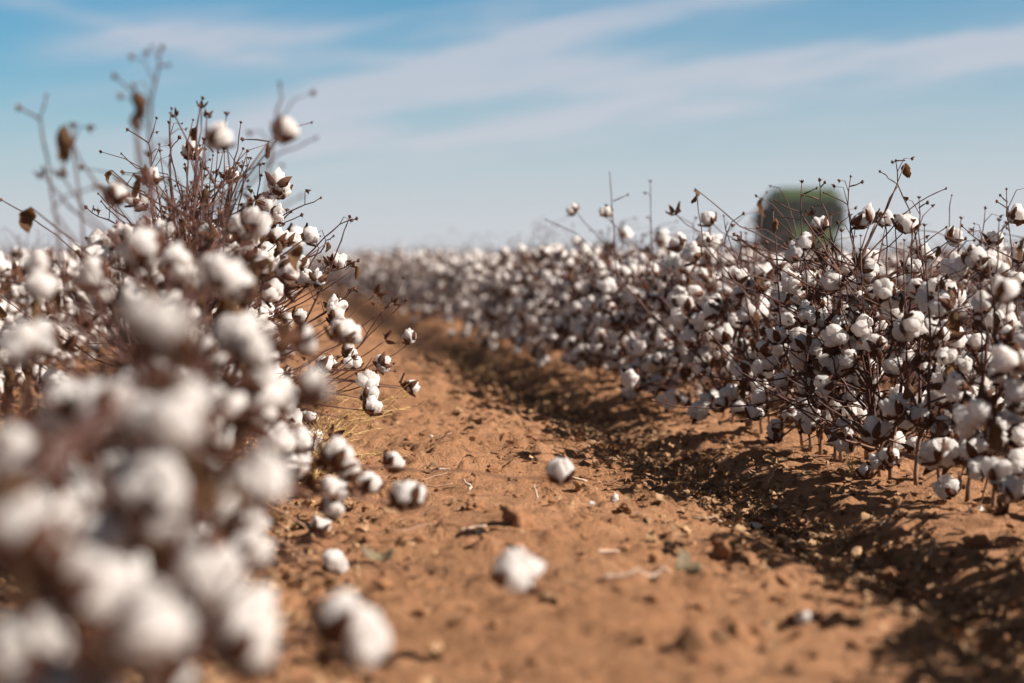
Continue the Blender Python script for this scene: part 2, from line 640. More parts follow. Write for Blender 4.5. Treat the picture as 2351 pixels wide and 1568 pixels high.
# clods and crumbs of soil lying on the sand
mb = MB()
for i in range(5200):
    y = 1.9 + 9 * rnd.random() ** 1.3
    x = rnd.uniform(-0.7, 1.6) if rnd.random() < 0.85 else rnd.uniform(1.6, 2.6)
    s = 0.0022 + 0.0095 * rnd.random() ** 4
    if rnd.random() < 0.035:
        s = rnd.uniform(0.009, 0.021)
    o = Vector((rnd.random() * 99, 0, 0))
    M = Matrix.Translation((x, y, gz(x, y) + s * 0.25)) @ Matrix.Rotation(rnd.random() * 6, 4, 'Z') @ Matrix.Diagonal((s * rnd.uniform(.8, 1.6), s, s * rnd.uniform(.5, .9), 1))
    mb.add([p * (1 + 0.7 * noise.noise(p * 1.7 + o)) for p in ICO[1][0]], ICO[1][1], 0, M)
tag(link('soil_crumbs', mb.mesh('soil_crumbs', [M_CLOD], False)), 'crumbs and small clods of red soil scattered over the sandy path', 'soil crumbs', kind='stuff')


# dead leaf litter: drifts in the furrows and round the left row
def litter_piece(mb, x, y, s, lift):
    n = 3
    vs, fs = [], []
    cx_, cy_ = rnd.uniform(-2.2, 2.2), rnd.uniform(-1.6, 1.6)
    for a in range(n + 1):
        for b in range(n + 1):
            p, q = a / n * 2 - 1, b / n * 2 - 1
            rr = 1 - 0.35 * (abs(p * q)) + rnd.uniform(-.18, .18)
            vs.append(Vector((p * rr, q * rr * 0.75, 0.28 * cx_ * p * p + 0.28 * cy_ * q * q + rnd.uniform(-.18, .18))) * s)
    for a in range(n):
        for b in range(n):
            k = a * (n + 1) + b
            fs.append((k, k + 1, k + n + 2, k + n + 1))
    e = Matrix.Translation((x, y, gz(x, y) + lift)) @ Matrix.Rotation(rnd.random() * 6.28, 4, 'Z') @ Matrix.Rotation(rnd.uniform(-0.8, 0.8), 4, 'X') @ Matrix.Rotation(rnd.uniform(-0.8, 0.8), 4, 'Y')
    mb.add(vs, fs, 0, e)


mb = MB()
for i in range(7200):
    y = 2.0 + 11 * rnd.random() ** 1.25
    dens = 0.35 + 1.3 * (vnoise(np.array([y * 1.1]), np.array([0.5]), 31)[0] + 0.5)
    if y < 3.6:
        dens *= 0.8
    if rnd.random() > dens:
        continue
    x = rnd.gauss(1.27, 0.09 if rnd.random() < 0.75 else 0.2)
    if rnd.random() < 0.06:
        x = rnd.uniform(0.7, 1.7)
    litter_piece(mb, x, y, rnd.uniform(0.007, 0.019), rnd.uniform(0.002, 0.018))
for i in range(2600):
    y = 2.0 + 12 * rnd.random() ** 1.2
    litter_piece(mb, rnd.gauss(-0.62, 0.16), y, rnd.uniform(0.009, 0.021), rnd.uniform(0.002, 0.02))
for i in range(2300):
    y = 2.2 + 5.6 * rnd.random()
    x = rnd.gauss(-0.05, 0.15)
    if 4.2 < y < 5.4:
        x += 0.08
    litter_piece(mb, x, y, rnd.uniform(0.007, 0.018), rnd.uniform(0.002, 0.012))
for i in range(260):
    y = 2.2 + 6 * rnd.random()
    litter_piece(mb, rnd.uniform(0.1, 2.2), y, rnd.uniform(0.005, 0.014), 0.004)
for i in range(560):
    y = 2.0 + 9 * rnd.random() ** 1.2
    x = rnd.choice((rnd.gauss(1.27, 0.16), rnd.gauss(1.27, 0.16), rnd.gauss(-0.02, 0.2), rnd.uniform(0.1, 1.15)))
    a_, l_ = rnd.random() * 6.28, rnd.uniform(0.015, 0.075)
    p0 = Vector((x, y, gz(x, y) + rnd.uniform(0.003, 0.016)))
    p1 = p0 + Vector((math.cos(a_) * l_, math.sin(a_) * l_, rnd.uniform(-0.004, 0.022)))
    mb.tube([p0, (p0 + p1) * 0.5 + Vector((0, 0, rnd.uniform(-.003, .004))), p1], rnd.uniform(0.0008, 0.002), 0.0008, 4)
tag(link('leaf_litter', mb.mesh('leaf_litter', [M_LITTER])), 'curled brown dead leaves drifted in the furrows and under the plants', 'leaf litter', kind='stuff')


# ------------------------------------------------------------------ cotton plants
class Plant:
    def __init__(s):
        s.lines, s.bolls, s.leaves, s.burs, s.buds, s.kinds = [], [], [], [], [], 'b'


def bez(a, b, c, n):
    return [a * (1 - t_) ** 2 + b * (2 * t_ * (1 - t_)) + c * t_ * t_ for t_ in [i / n for i in range(n + 1)]]


def zig(pts, rg, amp):
    out = [pts[0]]
    sgn = 1
    for i in range(1, len(pts) - 1):
        d = (pts[i + 1] - pts[i - 1]).normalized()
        side = d.cross(Vector((rg.uniform(-1, 1), rg.uniform(-1, 1), rg.uniform(-.4, .4))))
        if side.length > 1e-4:
            side.normalize()
        out.append(pts[i] + side * amp * sgn * rg.uniform(0.3, 1))
        sgn = -sgn
    out.append(pts[-1])
    return out


def rdir(rg, up=0.3):
    a = rg.random() * 6.28
    return Vector((math.cos(a), math.sin(a), rg.uniform(-0.5, 1.0) + up)).normalized()


def fruit(P, rg, pos, d, kind=None, size=None):
    k = kind or rg.choice(P.kinds)
    sz = size or rg.uniform(0.052, 0.074)
    if k == 'b':
        P.bolls.append((pos, d, sz))
    elif k == 'u':
        P.burs.append((pos, d, sz * 0.75))
    else:
        P.leaves.append((pos, Vector((d.x * 0.3, d.y * 0.3, -1)), rg.uniform(0.03, 0.06)))


def side_branch(P, rg, start, ang, L, rise, nboll, r0=0.0022, droop=0.0, fruity=0.8):
    h = Vector((math.cos(ang), math.sin(ang), 0))
    end = start + h * L + Vector((0, 0, L * rise))
    ctl = start + h * L * 0.45 + Vector((0, 0, L * rise * 0.9 + 0.02))
    end.z -= droop
    end.z = max(end.z, 0.055)
    n = max(2, int(L / 0.05))
    pts = zig(bez(start, ctl, end, n), rg, 0.007)
    P.lines.append((pts, r0, r0 * 0.45))
    cand = list(range(1, n + 1))
    rg.shuffle(cand)
    for i in cand[:nboll]:
        if rg.random() > fruity:
            continue
        p = pts[i]
        out = (h * rg.uniform(0.1, 0.9) + Vector((rg.uniform(-.8, .8), rg.uniform(-.8, .8), rg.uniform(-0.25, 1.0)))).normalized()
        q = p + out * rg.uniform(0.012, 0.03)
        P.lines.append(([p, q], 0.0016, 0.0018))
        fruit(P, rg, q, out)
    if n not in cand[:nboll]:
        P.buds.append((pts[-1], (pts[-1] - pts[-2]).normalized()))
    return pts


def generic(seed, height, bolls=26, wide=0.27, top_bare=0.28, twigs=10, husks='bbbbbbbbul'):
    rg = random.Random(seed)
    P = Plant()
    P.kinds = husks
    n = int(height / 0.05)
    p = Vector((0, 0, -0.02))
    pts = [p.copy()]
    lean = Vector((rg.uniform(-.10, .10), rg.uniform(-.10, .10), 0))
    for i in range(n):
        p = p + Vector((rg.uniform(-.006, .006), rg.uniform(-.006, .006), 0.05)) + lean * 0.05
        pts.append(p.copy())
    P.lines.append((pts, 0.0062, 0.0014))
    P.buds.append((pts[-1], Vector((0, 0, 1))))
    ang = rg.random() * 6.28
    budget = bolls
    z0 = 2
    # upright vegetative limbs
    for j in range(rg.choice((1, 2, 3))):
        a = rg.random() * 6.28
        s = pts[rg.choice((2, 3, 4))]
        reach = rg.uniform(0.06, 0.16)
        top = height * rg.uniform(0.7, 0.98)
        e = s + Vector((math.cos(a) * reach, math.sin(a) * reach, top - s.z))
        c = s + Vector((math.cos(a) * reach * 0.9, math.sin(a) * reach * 0.9, (top - s.z) * 0.25))
        q = zig(bez(s, c, e, 10), rg, 0.006)
        P.lines.append((q, 0.0042, 0.0013))
        P.buds.append((q[-1], Vector((0, 0, 1))))
        for i in range(3, 10):
            tt = q[i].z / height
            if rg.random() < 0.75:
                L = rg.uniform(0.05, 0.16) * (1.2 - tt * 0.75)
                nb = 1 if tt < 0.76 else (1 if rg.random() < 0.15 else 0)
                side_branch(P, rg, q[i], rg.random() * 6.28, L, rg.uniform(0.3, 1.0), nb, 0.0018)
    while len(P.bolls) < budget:
        before = len(P.bolls)
        for i in range(z0, n):
            tt = pts[i].z / height
            ang += 2.4 + rg.uniform(-.5, .5)
            if tt < 1 - top_bare:
                low = tt < 0.42
                L = wide * rg.uniform(0.35, 1.05) * (1.12 - 0.65 * tt)
                side_branch(P, rg, pts[i], ang, L, rg.uniform(0.0, 0.4) if low else rg.uniform(0.2, 0.8), rg.choice((1, 2, 2, 3)), 0.0024, rg.uniform(0, 0.11) if low else 0)
            elif before == 0:
                L = rg.uniform(0.03, 0.14)
                side_branch(P, rg, pts[i], ang, L, rg.uniform(0.5, 1.3), 1 if rg.random() < 0.22 else 0, 0.0015)
            if len(P.bolls) >= budget:
                break
        if len(P.bolls) == before:
            break
    for i in range(twigs):               # sterile twigs
        q = pts[rg.randrange(min(4, n - 2), n)]
        side_branch(P, rg, q, rg.random() * 6.28, rg.uniform(0.10, 0.36) * (1.15 - 0.6 * q.z / height), rg.uniform(0.3, 1.1), 0, 0.0019)
    for i in range(rg.choice((2, 3, 4, 5)) + (6 if husks.count('l') > 2 else 0)):
        ln = rg.choice(P.lines)[0]
        q = rg.choice(ln)
        if q.z > 0.08:
            P.leaves.append((q, Vector((rg.uniform(-.4, .4), rg.uniform(-.4, .4), -1)), rg.uniform(0.035, 0.07)))
    return P


def bud_geo(mb, p, d, s, mi):
    M = Matrix.Translation(p) @ basis(d)
    vs = [(0, 0, -0.3), (0.5, 0, 0.2), (0, 0.5, 0.3), (-0.5, 0, 0.1), (0, -0.5, 0.25), (0.1, 0, 0.9),
          (0.9, 0.3, 0.8), (-0.8, 0.5, 0.7), (0.1, -0.9, 0.5)]
    fs = [(0, 1, 2), (0, 2, 3), (0, 3, 4), (0, 4, 1), (5, 2, 1), (5, 3, 2), (5, 4, 3), (5, 1, 4), (1, 6, 2), (2, 7, 3), (4, 8, 1)]
    mb.add([Vector(v_) * s for v_ in vs], fs, mi, M)


def branches_mesh(P, sides=5):
    mb = MB()
    for pts, r0, r1 in P.lines:
        mb.tube(pts, r0, r1, sides, 0)
    rg = random.Random(len(P.lines))
    for p, d in P.buds:
        bud_geo(mb, p, d, rg.uniform(0.0065, 0.0125), 1)
    return mb


def whole_mesh(P, name='cotton_plant'):
    mb = branches_mesh(P, 3)
    rg = random.Random(5)
    for p, d, sz in P.bolls:
        k = rg.randrange(NV)
        M = Matrix.Translation(p) @ basis(d, rg.random() * 6.28) @ Matrix.Scale(sz, 4)
        mb.add(LINT_LO[k].v, LINT_LO[k].f, 2, M)
        mb.add(BUR_LO[k].v, BUR_LO[k].f, 1, M)
    for p, d, sz in P.burs:
        g_ = BUR_E[rg.randrange(4)][0]
        mb.add(g_.v, g_.f, 1, Matrix.Translation(p) @ basis(d) @ Matrix.Scale(sz, 4))
    for p, d, sz in P.leaves:
        g_ = LEAF[rg.randrange(6)][0]
        mb.add(g_.v, g_.f, 3, Matrix.Translation(p) @ basis(d) @ Matrix.Scale(sz, 4))
    return mb.mesh(name, [M_STEM, M_BUR, M_LINT, M_LEAF])


def build_parts(P, root, seed, me_br=None):
    """children of a plant: branches, each boll (> bur), each empty bur, each dead leaf"""
    rg = random.Random(seed)
    if me_br is None:
        me_br = branches_mesh(P).mesh('branches', [M_STEM, M_BUR])
    link('branches', me_br, root)
    for p, d, sz in P.bolls[:100]:
        k = rg.randrange(NV)
        b = link('boll', LINT[k], root)
        b.matrix_local = Matrix.Translation(p) @ basis(d, rg.random() * 6.28) @ Matrix.Scale(sz, 4)
        link('bur', BUR[k], b)
    for p, d, sz in P.burs:
        b = link('empty_bur', BUR_E[rg.randrange(4)][1], root)
        b.matrix_local = Matrix.Translation(p) @ basis(d, rg.random() * 6.28) @ Matrix.Scale(sz, 4)
    for p, d, sz in P.leaves:
        b = link('dry_leaf', LEAF[rg.randrange(6)][1], root)
        b.matrix_local = Matrix.Translation(p) @ basis(d, rg.random() * 6.28) @ Matrix.Scale(sz, 4)
    return me_br


# --- what the photograph shows of the near plants: (kind, px, py, apparent size, depth in focus distances)
L_T = [
 # sharp ones in the left row
 ('b',639,418,48,1.0),('b',643,436,40,1.02),('b',610,462,42,1.0),('u',604,455,30,.99),('b',640,492,30,1.0),('b',714,539,40,1.0),('b',635,542,42,1.0),
 ('b',604,580,38,1.02),('b',655,548,30,1.04),('b',692,602,36,1.0),('b',697,635,40,1.0),('b',729,640,34,1.0),('b',646,637,33,1.03),('b',767,700,34,1.0),
 ('b',771,729,34,1.0),('b',560,705,45,.97),('b',593,727,42,.97),('b',611,703,38,.98),('b',575,690,38,1.0),('b',626,676,26,1.0),('u',754,592,32,1.02),('b',778,598,22,1.03),
 ('b',879,834,34,1.0),('b',757,837,26,1.02),('b',812,830,26,1.02),('b',803,805,20,1.04),('b',847,872,44,.97),('b',850,905,40,.96),('b',856,930,44,.95),
 ('u',823,813,18,1.0),('b',938,772,30,1.1),('u',900,775,34,1.1),('u',938,878,36,1.12),('b',948,890,26,1.12),('b',711,957,30,1.0),('u',877,664,38,1.12),('u',914,687,26,1.1),
 ('u',820,603,18,1.0),('l',820,610,24,1.02),('l',754,555,18,1.0),('l',613,330,26,.85),('l',256,390,26,1.0),('l',450,290,28,.95),('l',633,490,28,1.0),
 ('b',745,838,30,1.0),('b',780,700,30,1.05),('b',690,725,30,1.02),('b',480,640,34,1.0),('b',440,345,30,.95),('u',425,345,32,.93),('u',474,373,24,1.0),('b',530,400,24,1.02),
 ('u',528,398,30,1.0),('u',465,228,14,.85),('u',480,254,20,.85),('u',394,250,18,.86),
 ('b',300,560,40,1.05),('b',340,590,40,1.1),('b',380,560,36,1.1),('b',540,575,36,1.05),('b',490,590,36,1.08),
 # softly blurred, a step nearer
 ('b',505,312,66,.72),('b',657,297,54,.70),('b',265,442,56,.78),('u',331,400,48,.82),('b',350,408,34,.85),('l',150,285,66,.70),('l',311,205,52,.66),('l',308,258,30,.66),
 ('u',82,382,30,.72),('u',133,382,22,.72),('l',70,475,44,.8),('b',232,553,55,.85),('b',222,588,60,.82),('b',300,540,48,.82),('b',275,535,48,.84),('b',475,540,56,.85),('b',510,545,40,.9),
 ('b',590,508,66,.74),('b',560,520,60,.76),('u',560,575,70,.6),('u',575,600,60,.6),('b',375,525,40,.8),('b',407,590,75,.62),('b',420,620,60,.62),('b',87,607,60,.6),('b',95,655,75,.55),
 ('b',515,625,95,.52),('b',480,615,70,.55),('b',550,650,70,.55),('b',784,757,60,.76),('b',810,765,40,.78),('b',701,781,70,.6),('u',690,760,70,.58),
 ('b',232,682,66,.62),('b',303,678,70,.62),('b',386,698,66,.62),('b',340,700,60,.66),('b',430,720,60,.66),('b',647,906,85,.62),('b',573,956,70,.66),('b',519,918,100,.5),
 ('b',635,1010,80,.64),('b',685,1010,65,.7),('b',676,1068,66,.7),('b',690,1050,50,.72),('b',776,1043,80,.66),('b',800,1075,60,.68),('u',750,1060,50,.66),('b',768,1120,64,.7),('b',765,1160,60,.7),
 ('b',847,1105,56,.72),('u',825,1110,60,.7),('b',934,1134,78,.66),('u',900,1140,50,.67),('b',905,1060,50,.8),('b',735,1207,50,.76),('b',722,1244,36,.8),('b',768,1290,60,.7),
 ('b',66,997,75,.64),('b',50,1040,60,.66),('b',145,1030,70,.66),('b',37,1068,45,.8),('b',129,931,50,.74),('b',170,947,50,.74),('b',125,873,60,.8),('b',257,1060,75,.55),
 ('b',266,914,95,.5),('b',266,995,90,.5),('b',423,1080,40,.8),('b',556,1167,40,.8),('b',469,1223,72,.62),('b',552,1100,50,.7),
 ('b',42,790,110,.42),('b',95,781,66,.5),('b',718,889,110,.42),('b',560,769,100,.45),('b',589,800,90,.45),
 ('b',199,1114,80,.55),('b',46,1167,65,.62),('b',20,1200,60,.6),('b',145,1167,85,.5),('b',21,1290,75,.5),('b',104,1315,65,.5),
 ('b',581,1256,115,.45),('b',457,1360,100,.45),('b',577,1398,90,.48),
 ('b',386,1452,110,.4),('b',286,1489,110,.42),('b',83,1518,35,.8),('b',394,1551,120,.35),
 # very near
 ('b',394,770,150,.29),('b',350,740,130,.30),('u',380,840,150,.29),('b',477,1093,130,.39),('b',602,1100,150,.35),('u',533,1050,90,.36),
 ('b',249,1240,160,.32),('b',270,1348,150,.30),('b',560,1480,170,.33),
 ('b',785,1422,150,.40),('b',835,1470,150,.40),('u',770,1500,90,.40),('b',1190,1312,112,.54),('b',1285,1078,64,.75),
 ('u',360,950,90,.5),('l',330,1130,110,.5),('u',60,1450,150,.36),('l',300,1020,90,.5),('l',20,1400,150,.35),('u',545,860,90,.45),('u',625,775,85,.5),('l',380,900,100,.45),('u',350,1180,90,.48),('l',690,560,50,.8),('u',700,1110,80,.6),
 ('b',130,1180,110,.36),('u',120,1380,140,.33),('l',150,1500,160,.35),
]
# twigs of the left row as seen: (depth, [(px, py) tip .. base side])
L_S = [
 (.50,[(398,600),(392,800),(385,1000),(378,1250)]),(.52,[(350,660),(345,850),(352,1060),(372,1280)]),(.47,[(320,760),(318,950),(325,1120),(340,1330)]),
 (.55,[(430,640),(422,820),(408,1000),(398,1200)]),(.58,[(300,560),(330,720),(365,900),(392,1080)]),(.62,[(520,520),(480,680),(450,850),(430,1040)]),(.45,[(470,860),(440,980),(400,1100),(350,1300)]),
 (.60,[(200,620),(260,760),(330,900),(390,1050)]),(.64,[(620,640),(560,760),(500,880),(440,1010)]),
 (.70,[(106,222),(92,270),(110,369),(128,497),(150,640)]),(.70,[(48,250),(92,275)]),(.72,[(168,292),(168,332),(179,424),(189,515),(200,650)]),
 (.67,[(372,114),(366,149),(348,230),(342,296),(345,420)]),(.67,[(267,178),(310,215),(345,235)]),(.67,[(385,150),(362,155)]),
 (.69,[(643,195),(648,222),(633,292),(619,387),(590,520)]),(.70,[(723,318),(680,340),(625,362)]),(.66,[(690,452),(640,480),(600,520)]),
 (.95,[(359,273),(341,328),(348,380),(366,460),(385,600)]),(.96,[(295,299),(341,328)]),(1.0,[(388,284),(392,350),(390,424),(406,541),(420,680)]),
 (.87,[(394,251),(390,310),(388,380),(400,500)]),(.92,[(443,277),(432,321),(430,405),(425,520)]),(.86,[(465,228),(458,258),(450,330),(445,450)]),
 (1.0,[(553,283),(546,343),(536,387),(527,478),(505,620)]),(1.0,[(489,358),(480,442),(470,560)]),(1.0,[(515,350),(513,424),(500,520),(490,640)]),
 (1.02,[(500,345),(492,460),(480,600)]),(1.0,[(280,354),(312,385),(385,400)]),(1.0,[(256,398),(290,425),(330,440),(390,510)]),(1.0,[(200,478),(225,497),(271,517),(350,560)]),
 (1.0,[(234,464),(260,490),(310,540)]),(1.0,[(227,446),(250,470),(290,500),(350,570)]),(1.0,[(599,405),(592,440),(582,486),(560,560)]),(1.0,[(690,495),(655,510),(622,535),(570,610)]),
 (1.02,[(667,488),(650,505)]),(1.0,[(802,500),(790,530),(776,570),(750,640),(700,740)]),(1.0,[(816,503),(780,515),(745,545),(690,600),(600,650)]),(1.0,[(764,543),(748,552),(735,580),(640,620)]),
 (1.0,[(728,550),(732,570),(716,600),(705,620)]),(1.0,[(820,600),(790,615),(745,625),(700,660),(640,720)]),(1.0,[(812,666),(797,680),(780,690),(745,720),(680,760)]),
 (1.1,[(925,640),(900,690),(860,740),(830,790),(790,830)]),(1.1,[(930,690),(880,740),(820,800),(760,850)]),(1.0,[(905,852),(870,852),(800,850),(740,845)]),
 (1.0,[(735,455),(700,470),(640,500),(560,530)]),(.95,[(560,320),(620,325)]),(.97,[(410,318),(400,330),(392,350)]),(.97,[(470,330),(490,350)]),
 (.99,[(330,470),(370,500),(400,540)]),(1.0,[(300,520),(340,540),(390,620)]),(1.03,[(455,360),(450,450),(455,560)]),(1.04,[(425,380),(440,470),(445,600)]),
 (1.02,[(575,365),(560,400),(548,470),(530,580)]),(.98,[(540,390),(500,430),(440,460),(400,480)]),(.9,[(5,460),(60,490),(130,540)]),(.66,[(215,430),(150,450),(120,480)]),
]
R_T = [
 ('b',1988,495,48,1.0),('b',1973,508,36,1.0),('b',2080,510,52,1.0),('b',1877,520,44,1.02),('b',1847,552,42,1.0),('b',1822,582,42,1.0),('b',2192,542,42,1.0),('b',2283,546,40,1.03),
 ('b',2273,602,58,1.0),('b',2260,615,40,1.0),('b',2206,636,40,1.0),('b',2094,608,44,1.0),('b',2123,578,36,1.04),('b',1996,612,48,.98),('b',1992,634,40,.98),('b',2006,675,46,.98),('b',1985,588,32,1.05),
 ('b',2170,672,36,1.0),('b',2195,682,38,1.0),('b',1850,708,34,1.0),('b',1785,770,44,1.0),('b',1838,787,44,1.0),('b',1754,801,36,1.0),('b',1815,638,46,1.05),('b',1791,692,44,1.05),
 ('b',1974,784,52,.98),('b',1925,739,36,1.0),('b',1968,729,36,1.02),('b',2055,838,56,.97),('b',1920,838,56,1.0),('b',2325,782,70,.84),('b',2345,800,60,.84),('b',2174,777,52,.95),('b',2266,832,62,.9),
 ('b',2158,860,46,.95),('b',2337,492,46,1.02),('b',2340,585,40,1.04),('b',2240,784,52,1.0),('u',1751,655,28,1.0),('b',1697,630,42,1.12),('l',2078,375,26,1.0),('u',2032,485,22,1.0),
 ('u',1859,478,22,1.0),('l',1778,500,26,1.0),('u',1688,537,18,1.0),('l',2190,600,40,1.05),('l',2155,565,18,1.0),('u',1905,800,40,1.0),('l',1595,432,26,1.1),('u',1545,478,34,1.2),('b',1625,500,40,1.2),
 ('b',1314,480,28,1.45),('b',1390,485,26,1.4),('b',1615,548,36,1.15),('b',2033,500,34,1.06),
 ('b',2175,1114,62,.88),('b',2248,1187,58,.85),('b',2292,1075,70,.78),('b',2300,1100,50,.78),('b',2244,1074,52,.8),('b',2332,1118,64,.76),('b',2153,1026,54,.9),('b',2190,1048,46,.92),
 ('b',2098,1019,46,.95),('b',2040,1050,50,.97),('b',2014,1057,40,.97),('b',1989,1081,40,.97),('b',2113,950,58,.9),('b',2080,965,50,.93),('b',2003,1015,42,1.0),('b',1934,982,50,1.0),('b',1735,946,42,1.08),
 ('b',1777,979,38,1.08),('b',1778,1000,30,1.08),('b',1864,950,46,1.04),('b',1858,975,36,1.04),('b',1850,891,46,1.04),('b',1901,833,50,1.02),('b',1795,873,42,1.08),('b',1744,909,40,1.1),('b',1675,902,44,1.15),
 ('b',1655,925,40,1.15),('b',2007,913,46,1.0),('b',1952,909,40,1.0),('b',1996,873,42,1.0),('b',2124,851,48,.95),('b',2211,836,46,.88),('b',2295,971,58,.8),('b',2288,1003,54,.8),
 ('b',2339,920,58,.8),('b',2248,1008,50,.86),('b',2219,1004,48,.88),('b',2215,1040,50,.88),('b',2150,910,46,.92),('l',1910,880,30,1.0),('l',2010,890,30,1.0),('u',1930,900,50,1.02),('l',2240,965,45,.88),
 ('u',2270,915,60,.84),('b',1925,1000,40,1.0),('b',1885,920,44,1.03),('b',2060,905,44,.98),('b',2050,990,40,1.0),('b',2340,1060,60,.78),('b',2335,640,44,1.0),
]
R_S = [
 (1.0,[(2057,370),(2061,423),(2088,481),(2108,583),(2143,753),(2180,900)]),(1.0,[(2022,395),(2040,410),(2063,425)]),(1.0,[(2052,372),(2078,368)]),(1.0,[(2170,434),(2130,452),(2088,481)]),
 (1.0,[(1882,416),(1884,460),(1904,511),(1928,617),(1959,712),(1989,835),(2000,950)]),(1.0,[(1892,421),(1884,430)]),(1.0,[(1847,449),(1880,458)]),
 (1.0,[(1953,407),(1947,470),(1959,549),(1964,627),(1979,719),(1990,860)]),(1.0,[(1977,419),(1951,428)]),(1.0,[(1893,443),(1920,455),(1946,470)]),
 (1.0,[(1841,419),(1839,488),(1846,583),(1853,685),(1856,781),(1850,900)]),(1.0,[(1873,433),(1843,447)]),(1.0,[(1782,462),(1810,478),(1838,488)]),
 (1.0,[(2311,436),(2318,532),(2327,634),(2337,753),(2330,900)]),(1.0,[(2291,464),(2315,480)]),(1.0,[(2298,450),(2314,464)]),
 (1.0,[(2110,455),(2109,535),(2126,671),(2146,855),(2110,1000)]),(1.0,[(2127,467),(2109,478)]),(1.0,[(2030,492),(2037,566),(2037,641),(2050,760)]),(1.0,[(2054,497),(2061,617),(2064,804),(2050,950)]),
 (1.0,[(1775,484),(1781,549),(1788,668),(1800,800)]),(1.12,[(1662,497),(1676,556),(1706,651),(1730,760)]),(1.1,[(1705,492),(1680,510),(1662,560)]),
 (1.0,[(1688,540),(1740,576),(1775,595),(1860,597)]),(1.0,[(1802,563),(1856,603),(1925,637),(2000,660)]),(1.0,[(1662,634),(1710,661),(1754,675),(1826,711),(1870,730)]),
 (1.0,[(1900,672),(1975,753),(2020,800),(2080,900)]),(.97,[(1649,803),(1696,851),(1770,898),(1835,939),(1900,990)]),(.95,[(1766,803),(1810,869),(1879,920),(1930,953),(1992,986),(2076,1022),(2150,1060)]),
 (1.0,[(1612,861),(1680,873),(1760,875),(1840,860)]),(1.0,[(1705,967),(1760,955),(1820,930),(1890,900)]),(1.05,[(1500,920),(1560,935),(1640,938),(1726,930),(1800,915)]),
 (1.0,[(1631,767),(1690,830),(1740,890)]),(1.0,[(2171,523),(2110,570),(2040,640)]),(1.0,[(2215,550),(2150,610),(2090,650),(2020,700)]),(1.0,[(2210,520),(2260,560),(2320,590),(2351,600)]),
 (1.3,[(1400,398),(1404,450),(1410,520),(1415,620)]),(1.3,[(1440,448),(1408,462)]),(1.35,[(1493,418),(1494,480),(1497,560),(1500,640)]),(1.1,[(1597,440),(1603,480),(1615,560)]),(1.1,[(2185,450),(2180,500),(2175,560)]),(1.1,[(2262,480),(2255,540),(2250,610),(2245,700)]),
 (1.4,[(1255,505),(1290,520),(1330,540)]),
]


rx = random.Random(77)
# the thicket of bare upright stems in the sharp part of the left row
for i in range(22):
    tx, ty = rx.uniform(320, 600), rx.uniform(330, 470)
    zr_ = rx.uniform(0.93, 1.12)
    bx = 430 + (tx - 430) * 0.25
    L_S.append((zr_, [(tx, ty), (tx + (bx - tx) * 0.25 + rx.uniform(-6, 6), ty + 70), (tx + (bx - tx) * 0.5 + rx.uniform(-6, 6), ty + 150), (bx, ty + 290)]))
for i in range(30):                  # husks, dead leaves and bolls filling the shade at the far left
    L_T.append((rx.choice('lllluuub'), rx.uniform(-10, 330), rx.uniform(620, 1020), rx.uniform(40, 60), rx.uniform(0.62, 0.98)))
for i in range(30):
    L_T.append((rx.choice('llluuub'), rx.uniform(290, 660), rx.uniform(400, 720), rx.uniform(22, 36), rx.uniform(0.88, 1.12)))
L_T = [(k_, a_, b_, s_, z_ * 0.87) if (b_ < 500 and 0.62 < z_ < 0.79) else (k_, a_, b_, s_, z_) for k_, a_, b_, s_, z_ in L_T]
L_S = [(z_ * 0.87, p_) if z_ < 0.75 else (z_, p_) for z_, p_ in L_S]


